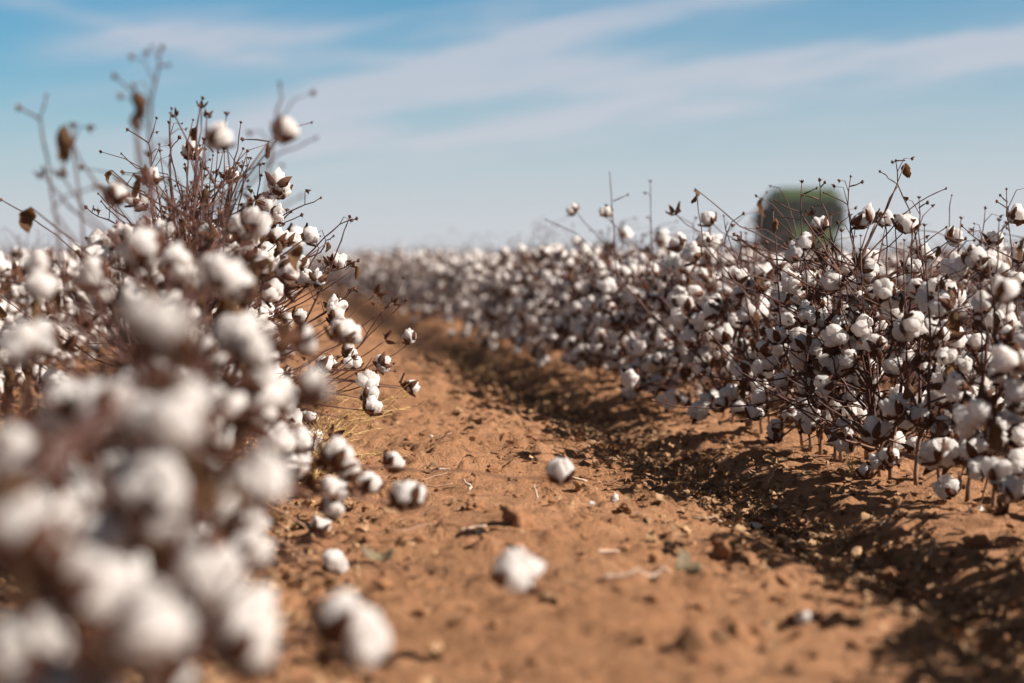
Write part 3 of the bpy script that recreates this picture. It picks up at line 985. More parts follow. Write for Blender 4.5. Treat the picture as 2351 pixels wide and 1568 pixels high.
def make_heroes(bases, targets, strands, tallness, seed, fill, wide):
    """plants on known stems; every target is joined to the nearest of them by a twig of its own"""
    rg = random.Random(seed)
    H = []
    for bi, (x, y) in enumerate(bases):
        ht = tallness(y)
        P = generic(seed * 100 + bi, ht, fill(y), wide(y), 0.3, (14 if seed == 7 else 6) if y > 3.5 else 3, 'bbbbbuull' + 'l' if (seed == 7 and y > 3.5) else 'bbbbbbbbul')
        H.append([Vector((x, y, gz(x, y))), ht, P])

    def nearest(T):
        best, bd = None, 9e9
        for hcc in H:
            d = math.hypot(T.x - hcc[0].x, (T.y - hcc[0].y) * 1.2) + 0.3 * max(0, T.z - hcc[1])
            if d < bd:
                best, bd = hcc, d
        return best

    for kind, px, py, size, zr in targets:
        T = at(px, py, zr)
        hc = nearest(T)
        base, ht, P = hc
        loc = T - base
        hd = math.hypot(loc.x, loc.y)
        main = P.lines[0][0]
        sz = min(max(loc.z - 0.45 * hd - 0.03, 0.10), ht * 0.85)
        if loc.z < 0.25:
            sz = min(max(loc.z + 0.02, 0.12), 0.25)
        i = min(int(sz / 0.05) + 1, len(main) - 1)
        S = main[i]
        blur = 38 * abs(1 / zr - 1)
        wsize = min(max((size - 0.25 * blur) * zr / 822.0 * ((1.10 if seed == 7 else 1.0) if zr > 0.62 else 1.0), 0.048), 0.084)
        out = loc - S
        out.z = abs(out.z) * 0.3
        if out.length < 1e-3:
            out = Vector((0, -1, 0))
        d = (out.normalized() * 0.45 + rdir(rg, 0.3) * 0.8 + (Vector((0.15, -0.2, 0.5)) if zr < 0.85 else Vector((0.1, 0, 0.35)))).normalized()
        if kind == 'l':
            endp = loc
            P.leaves.append((endp, Vector((rg.uniform(-.3, .3), rg.uniform(-.2, .2), -1)), min(max(size * zr / 822.0 * 1.3, 0.03), 0.09)))
        else:
            endp = loc - d * wsize * 0.42
            if kind == 'b':
                P.bolls.insert(0, (endp, d, wsize))
            else:
                P.burs.append((endp, d, min(max(size * zr / 822 * 1.0, 0.025), 0.06)))
        n = max(3, int((endp - S).length / 0.055))
        ctl = S * 0.5 + endp * 0.5 + Vector((0, 0, 0.03 if loc.z < 0.3 else -0.15 * hd))
        pts = zig(bez(S, ctl, endp, n), rg, 0.006)
        P.lines.append((pts, 0.0026, 0.0015))
    for zr, px in strands:
        W = [at(a, b, zr) for a, b in px]
        hc = nearest(W[-1])
        base, ht, P = hc
        loc = [p - base for p in W]
        main = P.lines[0][0]
        tail = loc[-1]
        hd = math.hypot(tail.x, tail.y)
        sz = min(max(tail.z - 0.8 * hd - 0.08, 0.08), ht * 0.9)
        i = min(int(sz / 0.05) + 1, len(main) - 1)
        if len(px) > 3:
            ctl = tail + (loc[-1] - loc[-2]) * 0.5
            ctl.z = max(ctl.z, main[i].z)
            ext = bez(tail, ctl, main[i], 4)[1:]
            pts = loc + ext
            r = 0.0040
        else:
            pts = loc
            r = 0.0022
            if (len(px) == 3):
                pts = loc + bez(tail, (tail + main[i]) * 0.5, main[i], 3)[1:]
        pts = pts[::-1]
        # subdivide for knuckles
        fine_ = []
        for a, b in zip(pts[:-1], pts[1:]):
            fine_ += [a, (a + b) * 0.5 + Vector((rg.uniform(-.004, .004), rg.uniform(-.004, .004), rg.uniform(-.003, .003)))]
        fine_.append(pts[-1])
        P.lines.append((fine_, r, 0.0013))
        P.buds.append((pts[-1], (pts[-1] - pts[-2]).normalized()))
        if len(px) > 3:          # short side twigs with shrivelled squares
            for q in fine_[3:-1]:
                if rg.random() < 0.4:
                    side_branch(P, rg, q, rg.random() * 6.28, rg.uniform(0.015, 0.06), rg.uniform(0.3, 1.2), 0, 0.0013)
    return H


ORD = ['first', 'second', 'third', 'fourth', 'fifth', 'sixth', 'seventh', 'eighth', 'ninth', 'tenth', 'eleventh', 'twelfth', 'thirteenth',
       'fourteenth', 'fifteenth', 'sixteenth', 'seventeenth', 'eighteenth', 'nineteenth', 'twentieth', 'twenty-first', 'twenty-second',
       'twenty-third', 'twenty-fourth', 'twenty-fifth', 'twenty-sixth', 'twenty-seventh', 'twenty-eighth', 'twenty-ninth', 'thirtieth']

rb = random.Random(3)
L_BASE, y = [], 1.46
while y < 6.5:
    L_BASE.append((-0.12 + rb.uniform(-.035, .035), y))
    y += rb.uniform(0.19, 0.27)
R_BP = [(2306, 1205), (2279, 1192), (2219, 1172), (2164, 1158), (2104, 1134), (2043, 1114), (2020, 1105), (1989, 1063), (1932, 1074), (1917, 1066),
        (1883, 1055), (1859, 1046), (1843, 1041), (1797, 1023), (1773, 1019), (1751, 1006), (1720, 1004), (1680, 986)]
R_BASE = []
for p in R_BP:
    q = on_ground(*p)
    R_BASE.append((q.x, q.y))


def l_tall(y):
    if y < 3.0:
        return 0.50
    if y < 3.9:
        return 0.66
    return rb.uniform(0.74, 0.84)


HL = make_heroes(L_BASE, L_T, L_S, l_tall, 7,
                 lambda y: 0 if y < 2.8 else (2 if y < 4 else 13), lambda y: 0.19 if y < 3.7 else 0.38)
HR = make_heroes(R_BASE, R_T, R_S, lambda y: rb.uniform(0.62, 0.76), 9, lambda y: 12, lambda y: 0.30)


def hero_label(side, i, n, P, ht):
    if side == 'L':
        look = ('low cotton plant crowded with open bolls', 'knee-high cotton plant with open bolls',
                'tall cotton plant with bare twigs')[0 if ht < .55 else (1 if ht < .7 else 2)]
        return f'{look}, {ORD[i]} from the camera, left row'
    look = ('cotton plant with white bolls hanging near the ground', 'bushy cotton plant with thin bare stem tips')[i % 2]
    return f'{look}, {ORD[i]} from the camera, right row'


GROUP_L, GROUP_R = 'cotton plants in the row left of the path', 'cotton plants in the rows right of the path'
for side, HH, G in (('L', HL, GROUP_L), ('R', HR, GROUP_R)):
    order = sorted(range(len(HH)), key=lambda i: HH[i][0].y)
    for rank, i in enumerate(order):
        base, ht, P = HH[i]
        root = bpy.data.objects.new('cotton_plant', None)
        COL.objects.link(root)
        root.empty_display_size = 0.05
        root.location = base
        tag(root, hero_label(side, rank, len(HH), P, ht), 'cotton plant', G)
        build_parts(P, root, 1000 + i + (500 if side == 'R' else 0))
print('heroes', len(HL), len(HR))

# --- plants built once and repeated
VAR = []
for i in range(9):
    rg = random.Random(400 + i)
    VAR.append(generic(300 + i, rg.uniform(0.62, 0.80), rg.choice((26, 29, 32)), rg.uniform(0.32, 0.40), rg.uniform(0.24, 0.36), 6, 'bbbbbbbbbbul'))
VAR_BR = [None] * len(VAR)
VAR_ME = [whole_mesh(P) for P in VAR]


def depth(x, y):
    return Vector((x, y, 0)).dot(Vector((FWD.x, FWD.y, 0)))


def in_view(x, y, m=0.35):
    d = depth(x, y)
    if d < 1:
        return False
    s = Vector((x, y, 0)).dot(Vector((RGT.x, RGT.y, 0)))
    return abs(s) < d * 1175.5 / FP + m


spots, shade_spots, far_spots = [], [], []
rs = random.Random(21)
yr_end = max(b[1] for b in R_BASE)
rows_r = [(1.75, i) for i in range(1)]
for ri in range(0, 9):
    X = 1.75 + ri * 1.0
    y = (yr_end + 0.15) if ri == 0 else 1.2
    while y < 30:
        sp = 0.155 if y < 12 else 0.19
        y += sp * rs.uniform(0.75, 1.25)
        x = X + rs.uniform(-.04, .04)
        if in_view(x, y, 0.4):
            spots.append((depth(x, y), x, y, 'right', ri))
        elif ri <= 1 and y < 9 and depth(x, y) > 1.5:
            shade_spots.append((x, y))
# the stretch of the right row just outside the frame, whose shade falls on the path
y = 1.3
while y < min(b[1] for b in R_BASE) - 0.12:
    if not in_view(1.75, y, 0.1):
        shade_spots.append((1.75 + rs.uniform(-.04, .04), y))
    y += rs.uniform(0.13, 0.2)
for X, ri in [(-0.12, 0)] + [(x, k + 1) for k, x in enumerate(ROW_L)]:
    y = (max(b[1] for b in L_BASE) + 0.2) if ri == 0 else 3.0
    while y < 30:
        y += 0.19 * rs.uniform(0.75, 1.25)
        x = X + rs.uniform(-.04, .04)
        if in_view(x, y, 0.3):
            spots.append((depth(x, y), x, y, 'left', ri))
spots.sort()
N_IND = 300 - len(HL) - len(HR) - 2
N_PARTS = 66
ind, rest = spots[:N_IND], spots[N_IND:]
print('spots', len(spots), 'last individual at', ind[-1][0], 'parts to', ind[N_PARTS][0], 'shade', len(shade_spots))
protos = {}


def copy_plant(src):
    c = src.copy()
    COL.objects.link(c)
    for ch in src.children:
        d = ch.copy()
        COL.objects.link(d)
        d.parent = c
        for g2 in ch.children:
            e = g2.copy()
            COL.objects.link(e)
            e.parent = d
    return c


row_count = {}
SRC = [None] * len(VAR)
for k, (dd, x, y, side, ri) in enumerate(ind):
    vi = rs.randrange(len(VAR))
    if k < N_PARTS:
        if vi not in protos:
            root = bpy.data.objects.new('cotton_plant', None)
            COL.objects.link(root)
            root.empty_display_size = 0.05
            build_parts(VAR[vi], root, 2000 + vi)
            protos[vi] = root
            o = root
        else:
            o = copy_plant(protos[vi])
    else:
        o = link('cotton_plant', VAR_ME[vi])
        if SRC[vi] is None:
            SRC[vi] = o
    o.location = (x, y, gz(x, y) - 0.005)
    o.rotation_euler = (rs.uniform(-.06, .06), rs.uniform(-.06, .06), rs.random() * 6.28)
    s = rs.uniform(0.88, 1.08)
    o.scale = (s, s, s * (rs.uniform(0.98, 1.10) if ri == 0 else rs.uniform(0.90, 1.05)))
    key = (side, ri)
    c_ = row_count.get(key, 0)
    row_count[key] = c_ + 1
    if side == 'right':
        rn = f'{ORD[ri]} row right of the path'
        G = GROUP_R
    else:
        rn = 'row left of the path' if ri == 0 else f'{ORD[ri - 1]} row beyond the left row'
        G = GROUP_L
    if ri == 0:
        lab = f'blurred cotton plant with small white bolls, far along the {rn}'
        if side == 'right' and c_ < 26:
            lab = f'softly blurred cotton plant, {ORD[c_]} behind the sharp ones, first row right'
    elif c_ < 22:
        lab = f'cotton plant with open bolls, {ORD[c_]} plant of the {rn}'
    else:
        lab = f'small blurred cotton plant far along the {rn}'
    tag(o, lab, 'cotton plant', G)

# plants out to the horizon: one mass
pts_, rot_, scl_, idx_ = [], [], [], []


def far_add(x, y, s=1.0):
    pts_.append((x, y, gz(x, y) if y < 40 else 0.0))
    rot_.append(rs.random() * 6.28)
    scl_.append(s * rs.uniform(0.88, 1.08))
    idx_.append(rs.randrange(len(VAR)))


for dd, x, y, side, ri in rest:
    far_add(x, y)
for x, y in shade_spots:
    far_add(x, y)
y = 7.0
while y < 30:
    for X in [1.75 + i for i in range(9, 16)] + [ROW_L[-1] - 1.02 * i for i in range(1, 4)]:
        if in_view(X, y, 0.3):
            far_add(X + rs.uniform(-.04, .04), y + rs.uniform(-.05, .05))
    y += 0.2
y = 30.0
while y < 260:
    st = 0.22 + max(0, (y - 50)) * 0.02
    xs = [1.75 + i for i in range(0, 130)] + [-0.12 - 1.02 * i for i in range(0, 60)]
    for X in xs:
        if in_view(X, y, 0.5):
            far_add(X + rs.uniform(-.05, .05), y + rs.uniform(-.5, .5) * st)
    y += st
print('far plants', len(pts_))
me = bpy.data.meshes.new('cotton_field')
me.from_pydata(pts_, [], [])
for nm, ty, dat in (('rot', 'FLOAT', rot_), ('scl', 'FLOAT', scl_), ('idx', 'INT', idx_)):
    a = me.attributes.new(nm, ty, 'POINT')
    a.data.foreach_set('value', dat)
field = link('cotton_field', me)
tag(field, 'mass of cotton plants in rows running back to the horizon', 'cotton field', kind='stuff')
ng = bpy.data.node_groups.new('plant_the_field', 'GeometryNodeTree')
ng.interface.new_socket('Geometry', in_out='INPUT', socket_type='NodeSocketGeometry')
ng.interface.new_socket('Geometry', in_out='OUTPUT', socket_type='NodeSocketGeometry')
gi, go = ng.nodes.new('NodeGroupInput'), ng.nodes.new('NodeGroupOutput')
jn = ng.nodes.new('GeometryNodeJoinGeometry')
for vi in range(len(VAR)):
    src = SRC[vi]
    if src is None:
        continue
    on = ng.nodes.new('GeometryNodeObjectInfo')
    on.transform_space = 'ORIGINAL'
    on.inputs['Object'].default_value = src
    on.inputs['As Instance'].default_value = True
    ng.links.new(on.outputs['Geometry'], jn.inputs[0])


def attr(nm, ty):
    n = ng.nodes.new('GeometryNodeInputNamedAttribute')
    n.data_type = ty
    n.inputs['Name'].default_value = nm
    return n.outputs[0]


iop = ng.nodes.new('GeometryNodeInstanceOnPoints')
ng.links.new(gi.outputs[0], iop.inputs['Points'])
ng.links.new(jn.outputs[0], iop.inputs['Instance'])
iop.inputs['Pick Instance'].default_value = True
ng.links.new(attr('idx', 'INT'), iop.inputs['Instance Index'])
cx_ = ng.nodes.new('ShaderNodeCombineXYZ')
ng.links.new(attr('rot', 'FLOAT'), cx_.inputs[2])
er = ng.nodes.new('FunctionNodeEulerToRotation')
ng.links.new(cx_.outputs[0], er.inputs[0])
ng.links.new(er.outputs[0], iop.inputs['Rotation'])
ng.links.new(attr('scl', 'FLOAT'), iop.inputs['Scale'])
ng.links.new(iop.outputs[0], go.inputs[0])
mod = field.modifiers.new('plants', 'NODES')
mod.node_group = ng


# ------------------------------------------------------------------ small things on the path
def fallen_boll(px, py, size, label, seed, with_bur=False):
    q = on_ground(px, py)
    q.z = gz(q.x, q.y)
    rg = random.Random(seed)
    k = rg.randrange(NV)
    o = link('fallen_cotton_tuft', LINT[k])
    d = Vector((rg.uniform(-1, 1), rg.uniform(-1, 1), rg.uniform(0.3, 1)))
    o.matrix_world = Matrix.Translation(q + Vector((0, 0, 0.004))) @ basis(d, seed) @ Matrix.Scale(size * 0.85, 4) @ Matrix.Diagonal((1, rg.uniform(0.7, 1), rg.uniform(0.55, 0.8), 1))
    o.location.z += size * 0.05
    tag(o, label, 'cotton tuft', 'tufts of cotton fallen on the soil')
    if with_bur:
        link('bur', BUR[k], o)


fallen_boll(992, 1030, 0.030, 'small white cotton tuft standing on a bent twig in the sunny sand', 1)
fallen_boll(1417, 1160, 0.032, 'bright round cotton tuft alone on the mound beside the leaf litter', 2)
fallen_boll(1357, 1193, 0.020, 'tiny cotton tuft just below and left of the bright round tuft', 3)
fallen_boll(1125, 865, 0.048, 'blurred cotton tuft lying far back in the middle of the path', 4)
fallen_boll(1733, 1178, 0.048, 'largest fallen boll lying half open on the dead leaves', 5, True)
fallen_boll(1795, 1188, 0.030, 'bluish cotton tuft in the shade between two larger ones on the leaves', 6)
fallen_boll(1828, 1192, 0.034, 'small split cotton tuft at the right of three on the dead leaves', 7)
fallen_boll(1780, 1135, 0.028, 'little four-lobed cotton tuft in the shaded furrow behind the fallen boll', 8)
fallen_boll(1978, 1245, 0.018, 'tiny cotton tuft on the near litter right of the sunlit mound', 9)
fallen_boll(1850, 1475, 0.030, 'blurred pale tuft beside a dark hollow at the bottom of the picture', 10)
fallen_boll(1215, 1400, 0.020, 'small grey-white tuft in the sand below the large hanging boll', 11)
fallen_boll(1430, 1035, 0.018, 'tiny tuft at the shady back end of the leaf drift', 12)
fallen_boll(1100, 1262, 0.014, 'crumb of cotton beside a pale straight stick', 13)
fallen_boll(2060, 1090, 0.026, 'cotton shred lying between the stem bases of the right row', 14)


def stick(px, py, ln, ang, label, rad=0.003, rise=0.0, mat_=M_STICK, seed=0, bend=0.006):
    q = on_ground(px, py)
    rg = random.Random(seed)
    n = 6
    h = Vector((math.cos(ang), math.sin(ang), 0))
    W = []
    for i in range(n + 1):
        s = i / n - 0.5
        p = Vector((q.x, q.y, 0)) + h * (s * ln) + Vector((-h.y, h.x, 0)) * rg.uniform(-bend, bend)
        W.append(Vector((p.x, p.y, gz(p.x, p.y) + rad * 0.8 + rise * max(0, i / n))))
    # keep it stiff: blend to the chord
    a, b = W[0], W[-1]
    base = Vector((q.x, q.y, min(a.z, b.z)))
    pts = []
    for i, p in enumerate(W):
        c = a.lerp(b, i / n)
        pts.append(Vector((p.x, p.y, max(c.z, p.z - 0.002))) - base)
    mb = MB()
    mb.tube(pts, rad, rad * 0.6, 6)
    if ln > 0.1:
        mb.tube([pts[3], pts[3] + Vector((-h.y, h.x, 0.3)).normalized() * ln * 0.2], rad * 0.6, rad * 0.3, 5)
    o = link('fallen_stick', mb.mesh('fallen_stick', [mat_]))
    o.location = base
    tag(o, label, 'stick', 'broken stalks on the path')


stick(1665, 1188, 0.16, 2.9, 'long grey forked stick at the edge of the leaf litter', 0.004, 0.008, seed=1)
stick(1075, 1148, 0.045, 1.9, 'short stub of stalk poking up from the sand beside the blurred bolls', 0.004, 0.03, seed=2)
stick(1085, 1255, 0.06, 0.3, 'pale straight stick lying flat beside the crumb of cotton', 0.003, 0.004, seed=3)
stick(1150, 1275, 0.08, 0.6, 'thin pale straw lying slantwise behind the pointed clod', 0.002, seed=4)
stick(1395, 1300, 0.05, 0.4, 'blurred pale chip of stalk below the crest of the path', 0.004, seed=5)
stick(1440, 1395, 0.10, 0.1, 'blurred bleached stalk left of the upright grey leaf', 0.004, seed=6)
stick(1500, 1375, 0.06, 0.2, 'blurred short bleached stalk touching the upright grey leaf', 0.004, seed=7)
stick(1020, 1110, 0.06, 0.9, 'bleached splinter lying just right of the near blurred bolls', 0.004, 0.006, seed=8)
stick(1310, 1110, 0.09, 2.8, 'forked pale stalk across the crest behind the hanging boll', 0.0035, 0.006, seed=9)
stick(1530, 1063, 0.14, 2.6, 'long pale stalk at the far end of the leaf litter', 0.0035, 0.01, seed=10)
stick(1560, 1100, 0.08, 3.0, 'white sliver of stalk on the sunny edge of the litter', 0.003, seed=11)
stick(1770, 1095, 0.05, 1.0, 'white splinter standing out of the dark leaf litter', 0.0025, 0.025, seed=12)
stick(980, 1140, 0.14, 0.2, 'dark dry twig in the debris beside the left row', 0.0028, 0.004, M_STEM, seed=13)
stick(1000, 1125, 0.10, 0.7, 'curved dark twig crossing the debris beside the left row', 0.0025, 0.02, M_STEM, seed=14)
stick(960, 1245, 0.16, 0.5, 'thin dark stalk slanting across the sand below the left debris', 0.0028, 0.0, M_STEM, seed=15)
stick(1230, 1165, 0.05, 1.6, 'little peg of stalk casting a shadow left of the bright round tuft', 0.003, 0.03, seed=16)
stick(2080, 1180, 0.10, 0.4, 'dry stalk lying at the foot of the right row', 0.003, 0.006, seed=17)
stick(1990, 1205, 0.18, 0.3, 'straight brown stalk across the shaded furrow bank', 0.0028, 0.0, seed=18)
stick(2130, 1260, 0.10, 0.8, 'orange-brown stalk sticking out of the near litter', 0.003, 0.012, seed=19)
stick(1020, 1042, 0.06, 0.4, 'dark crooked twig under the small white tuft', 0.003, 0.02, M_STEM, seed=20)


def big_leaf(px, py, size, up, label, m, seed):
    q = on_ground(px, py)
    rg = random.Random(seed)
    mb = MB()
    n = 8
    vs, fs = [], []
    for a in range(n + 1):
        for b in range(n + 1):
            p, qq = a / n * 2 - 1, b / n * 2 - 1
            an, rr = math.atan2(qq, p), max(abs(p), abs(qq))
            lobe = 0.42 + 0.58 * abs(math.cos(an * 1.5)) ** 1.6 + 0.05 * noise.noise(Vector((an * 3, seed, 0)))
            x, y = math.cos(an) * rr * lobe, math.sin(an) * rr * lobe
            z = 0.75 * (y * y) - 0.45 * x * x + 0.18 * noise.noise(Vector((x * 2, y * 2, seed))) + 0.10 * noise.noise(Vector((x * 6, y * 6, seed)))
            vs.append(Vector((x, y, z)) * size * 0.5)
    for a in range(n):
        for b in range(n):
            k = a * (n + 1) + b
            fs.append((k, k + 1, k + n + 2, k + n + 1))
    mb.add(vs, fs, 0, Matrix.Rotation(rg.random() * 6, 4, 'Z'))
    me_ = mb.mesh('fallen_leaf', [m])
    o = link('fallen_leaf', me_)
    sol = o.modifiers.new('thickness', 'SOLIDIFY')
    sol.thickness = 0.0006
    o.rotation_euler = (up, 0.1, rg.uniform(-.3, .3))
    o.location = (q.x, q.y, gz(q.x, q.y) + size * (0.16 + 0.32 * math.sin(abs(up))))
    tag(o, label, 'leaf', 'single large leaves on the path')


big_leaf(868, 1300, 0.075, 0.25, 'curled grey-green leaf lying on the sand beside the left row', M_GREYLEAF, 3)
big_leaf(1570, 1395, 0.060, 1.15, 'blurred blue-grey leaf standing upright with a pointed tip', M_GREYLEAF, 8)
big_leaf(1208, 1398, 0.035, 0.2, 'small grey leaf flat on the sand below the large hanging boll', M_GREYLEAF, 5)
big_leaf(1190, 1022, 0.045, 0.3, 'crumpled tan leaf on the far slope of the path', M_LITTER, 6)
big_leaf(985, 1105, 0.05, 0.4, 'crumpled brown leaf caught in the debris by the left row', M_LITTER, 9)


def clod(px, py, size, hgt, label, seed):
    q = on_ground(px, py)
    mb = MB()
    o_ = Vector((seed * 3.3, 1, 2))
    vs = []
    for p in ICO[3][0]:
        s = 0.72 + 0.55 * noise.noise(p * 1.1 + o_) + 0.5 * noise.noise(p * 2.6 + o_) + 0.28 * noise.noise(p * 6 + o_) + 0.12 * noise.noise(p * 14 + o_)
        vs.append(Vector((p.x * size * s, p.y * size * 0.8 * s, p.z * hgt * s + p.x * hgt * -0.2)))
    mb.add(vs, ICO[3][1])
    o = link('soil_clod', mb.mesh('soil_clod', [M_CLOD]))
    o.location = (q.x, q.y, gz(q.x, q.y))
    tag(o, label, 'clod', 'large clods of red soil on the path')


for i, c_ in enumerate([
    (1185, 1250, 0.035, 0.042, 'tall pointed clod of soil just behind the large hanging boll'),
    (1090, 1205, 0.032, 0.020, 'rounded crumbly clod on the left shoulder of the path'),
    (1200, 1140, 0.030, 0.018, 'low cracked clod behind the little peg of stalk'),
    (1290, 1130, 0.022, 0.018, 'small sunlit clod right under the farther hanging boll'),
    (1410, 1095, 0.022, 0.018, 'flat-topped clod on the crest near the forked stalk'),
    (1140, 1115, 0.015, 0.012, 'dark little clod behind the sticks left of the crest'),
    (930, 1265, 0.020, 0.014, 'small dark clod below the thin slanting stalk'),
    (1660, 1300, 0.028, 0.020, 'clod casting a long shadow beside the near leaf litter'),
    (1860, 1465, 0.034, 0.024, 'blurred clod next to the pale tuft at the bottom'),
    (1790, 1370, 0.022, 0.016, 'blurred clod on the mound near the litter edge'),
    (1690, 1500, 0.040, 0.028, 'large blurred clod at the bottom of the mound'),
    (1930, 1120, 0.020, 0.014, 'clod on the shaded bank below the right row'),
    (2240, 1255, 0.030, 0.028, 'lump of tan soil under the lowest hanging boll at the right'),
    (1060, 975, 0.030, 0.016, 'dark hump of soil far back on the path'),
]):
    clod(*c_, seed=i + 1)


# dry weeds: wiry straw-coloured tangle by the left row, and a small grass tuft in the right row
def weed(base, pts_px, zr, name, label, cat, seed, thick=0.0009, twigs=5, tl=0.05):
    rg = random.Random(seed)
    root = Vector((base.x, base.y, gz(base.x, base.y)))
    mb = MB()
    for e in pts_px:
        T = at(e[0], e[1], zr + rg.uniform(-.03, .03)) - root
        c_2 = Vector((T.x * 0.35, T.y * 0.35, T.z * 0.9 + 0.02))
        n = 9
        q = zig(bez(Vector((rg.uniform(-.01, .01), rg.uniform(-.01, .01), -0.005)), c_2, T, n), rg, 0.005)
        mb.tube(q, thick * 1.6, thick * 0.7, 4)
        for j in range(2, n + 1):
            for _ in range(twigs):
                if rg.random() < 0.55:
                    d = rdir(rg, 0.1) * rg.uniform(0.3, 1) * tl
                    e1 = q[j] + d
                    mb.tube([q[j], q[j] + d * 0.5 + Vector((0, 0, rg.uniform(-.004, .006))), e1], thick, thick * 0.55, 3)
                    for _2 in range(2):
                        d2 = (d.normalized() + rdir(rg, 0) * 0.9) * rg.uniform(0.2, 0.4) * tl
                        mb.tube([e1 - d * 0.3, e1 - d * 0.3 + d2], thick * 0.8, thick * 0.5, 3)
    o = link(name, mb.mesh(name, [M_STRAW], False))
    o.location = root
    tag(o, label, cat)


weed(Vector((0.16, 5.0, 0)), [(770, 900), (800, 915), (830, 960), (860, 930), (900, 950), (945, 935), (935, 910), (860, 985), (830, 1010), (850, 1040),
                             (780, 960), (740, 930), (720, 990), (790, 1000)], 1.0, 'dry_weed', 'wiry yellow dry weed tangled under the bolls of the left row', 'weed', 4)
weed(Vector((0.05, 5.3, 0)), [(690, 920), (740, 870), (780, 880), (730, 1000), (700, 1040), (770, 850)], 1.03, 'dry_weed', 'pale dry weed stems rising behind the wiry yellow weed', 'weed', 5, 0.0008, 3)
gb = on_ground(1952, 1110)
weed(gb, [(1930, 1040), (1945, 1030), (1955, 1050), (1965, 1045), (1940, 1060), (1972, 1075), (1925, 1075), (1950, 1085)], 1.0, 'grass_tuft',
     'small tuft of dry grass at the foot of the right row', 'grass tuft', 6, 0.0007, 1, 0.02)


# ------------------------------------------------------------------ cotton harvester far behind the rows
hd = 88.0
hp = Vector((0, 0, CAMZ)) + FWD * hd + RGT * ((1832 - 1175.5) / FP * hd)
hv = bpy.data.objects.new('cotton_harvester', None)
COL.objects.link(hv)
hv.location = (hp.x, hp.y, 0)
hv.rotation_euler = (0, 0, -YAW - math.atan((1832 - 1175.5) / FP) + R(12))
tag(hv, 'large green cotton harvester blurred beyond the rows on the right', 'harvester')


def rbox(name, x0, x1, y0, y1, z0, z1, m, bev, parent):
    bm = bmesh.new()
    bmesh.ops.create_cube(bm, size=1)
    for v_ in bm.verts:
        v_.co = Vector(((x0 + x1) / 2 + v_.co.x * (x1 - x0), (y0 + y1) / 2 + v_.co.y * (y1 - y0), (z0 + z1) / 2 + v_.co.z * (z1 - z0)))
    bmesh.ops.bevel(bm, geom=bm.edges[:], offset=bev, segments=4, affect='EDGES')
    me_ = bpy.data.meshes.new(name)
    bm.to_mesh(me_)
    bm.free()
    me_.materials.append(m)
    return link(name, me_, parent)


# rear view: basket high across the machine, cab beyond it, wheels under
body = rbox('chassis', -1.25, 1.25, -2.6, 2.8, 0.95, 1.75, M_DGREEN, 0.1, hv)
bk = rbox('basket', -1.6, 1.72, -2.4, 1.6, 1.75, 3.3, M_DARKMETAL, 0.25, hv)
mb = MB()
for i in range(9):
    x = -1.5 + i * 0.39
    mb.box(x - 0.03, x + 0.03, -2.47, -2.40, 1.95, 3.1)
for z in (1.95, 2.5, 3.05):
    mb.box(-1.58, 1.68, -2.50, -2.47, z - 0.04, z + 0.04)
link('basket_frame', mb.mesh('basket_frame', [M_DGREEN], False), bk)
lid = rbox('basket_roof', -1.55, 1.66, -2.35, 1.55, 2.95, 3.83, M_GREEN, 0.34, hv)
cab = rbox('cab', -0.95, 0.95, 2.0, 3.6, 1.75, 3.35, M_GREEN, 0.12, hv)
rbox('windscreen', -0.85, 0.85, 3.55, 3.64, 2.1, 3.1, M_GLASS, 0.03, cab)
rbox('side_duct', -2.05, -1.62, -0.8, 0.9, 1.7, 2.85, M_DARKMETAL, 0.12, hv)
rbox('engine_hood', -1.0, 1.0, -3.3, -2.55, 1.1, 2.0, M_GREEN, 0.12, hv)
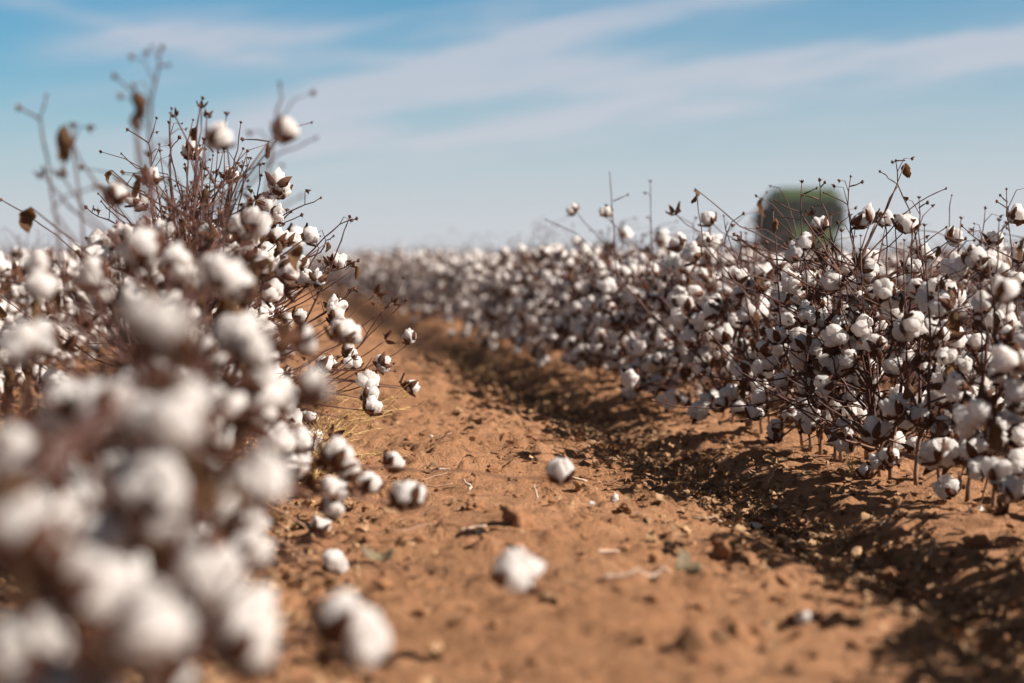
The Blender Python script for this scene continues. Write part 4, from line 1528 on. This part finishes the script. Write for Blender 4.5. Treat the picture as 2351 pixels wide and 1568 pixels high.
for sx2 in (-1, 1):
    for yy, rr, ww in ((2.2, 0.85, 0.5), (-2.1, 0.6, 0.4)):
        mb = MB()
        N = 28
        prof = [(rr * 0.55, -ww / 2), (rr * 0.93, -ww / 2), (rr, -ww * 0.35), (rr, ww * 0.35), (rr * 0.93, ww / 2), (rr * 0.55, ww / 2)]
        vs = [(h_, math.cos(2 * math.pi * a / N) * r_, math.sin(2 * math.pi * a / N) * r_) for a in range(N) for r_, h_ in prof]
        fs = [(a * 6 + b, a * 6 + b + 1, ((a + 1) % N) * 6 + b + 1, ((a + 1) % N) * 6 + b) for a in range(N) for b in range(5)]
        mb.add(vs, fs)
        wheel = link('wheel', mb.mesh('wheel', [M_TYRE]), hv)
        wheel.location = (sx2 * 1.35, yy, rr)
        mb = MB()
        mb.tube([(-ww * 0.3, 0, 0), (ww * 0.3, 0, 0)], rr * 0.56, rr * 0.56, 20)
        link('rim', mb.mesh('rim', [M_YELLOW]), wheel)
for i in range(4):
    x = -1.8 + i * 1.2
    mb = MB()
    mb.box(x - 0.35, x + 0.35, 3.7, 4.9, 0.35, 1.35)
    mb.add([(x - 0.3, 4.9, 0.3), (x + 0.3, 4.9, 0.3), (x, 5.9, 0.12), (x - 0.3, 4.9, 1.1), (x + 0.3, 4.9, 1.1)],
           [(0, 1, 2), (0, 2, 3), (1, 4, 2), (3, 2, 4), (0, 3, 4, 1)])
    link('picking_unit', mb.mesh('picking_unit', [M_GREEN], False), hv)


# ------------------------------------------------------------------ the dusty air of the field
m = bpy.data.materials.new('haze')
m.use_nodes = True
m.node_tree.nodes.clear()
pv = m.node_tree.nodes.new('ShaderNodeVolumePrincipled')
pv.inputs['Color'].default_value = (0.93, 0.92, 0.94, 1)
pv.inputs['Density'].default_value = 0.0004
pv.inputs['Anisotropy'].default_value = 0.3
mo = m.node_tree.nodes.new('ShaderNodeOutputMaterial')
m.node_tree.links.new(pv.outputs[0], mo.inputs['Volume'])
mb = MB()
mb.box(-200, 440, -40, 940, -1.3, 6.0)
hz = link('haze', mb.mesh('haze', [m], False))
tag(hz, kind='stuff')
hz['label'] = 'thin dusty haze hanging over the whole field'
C.cycles.volume_bounces = 0
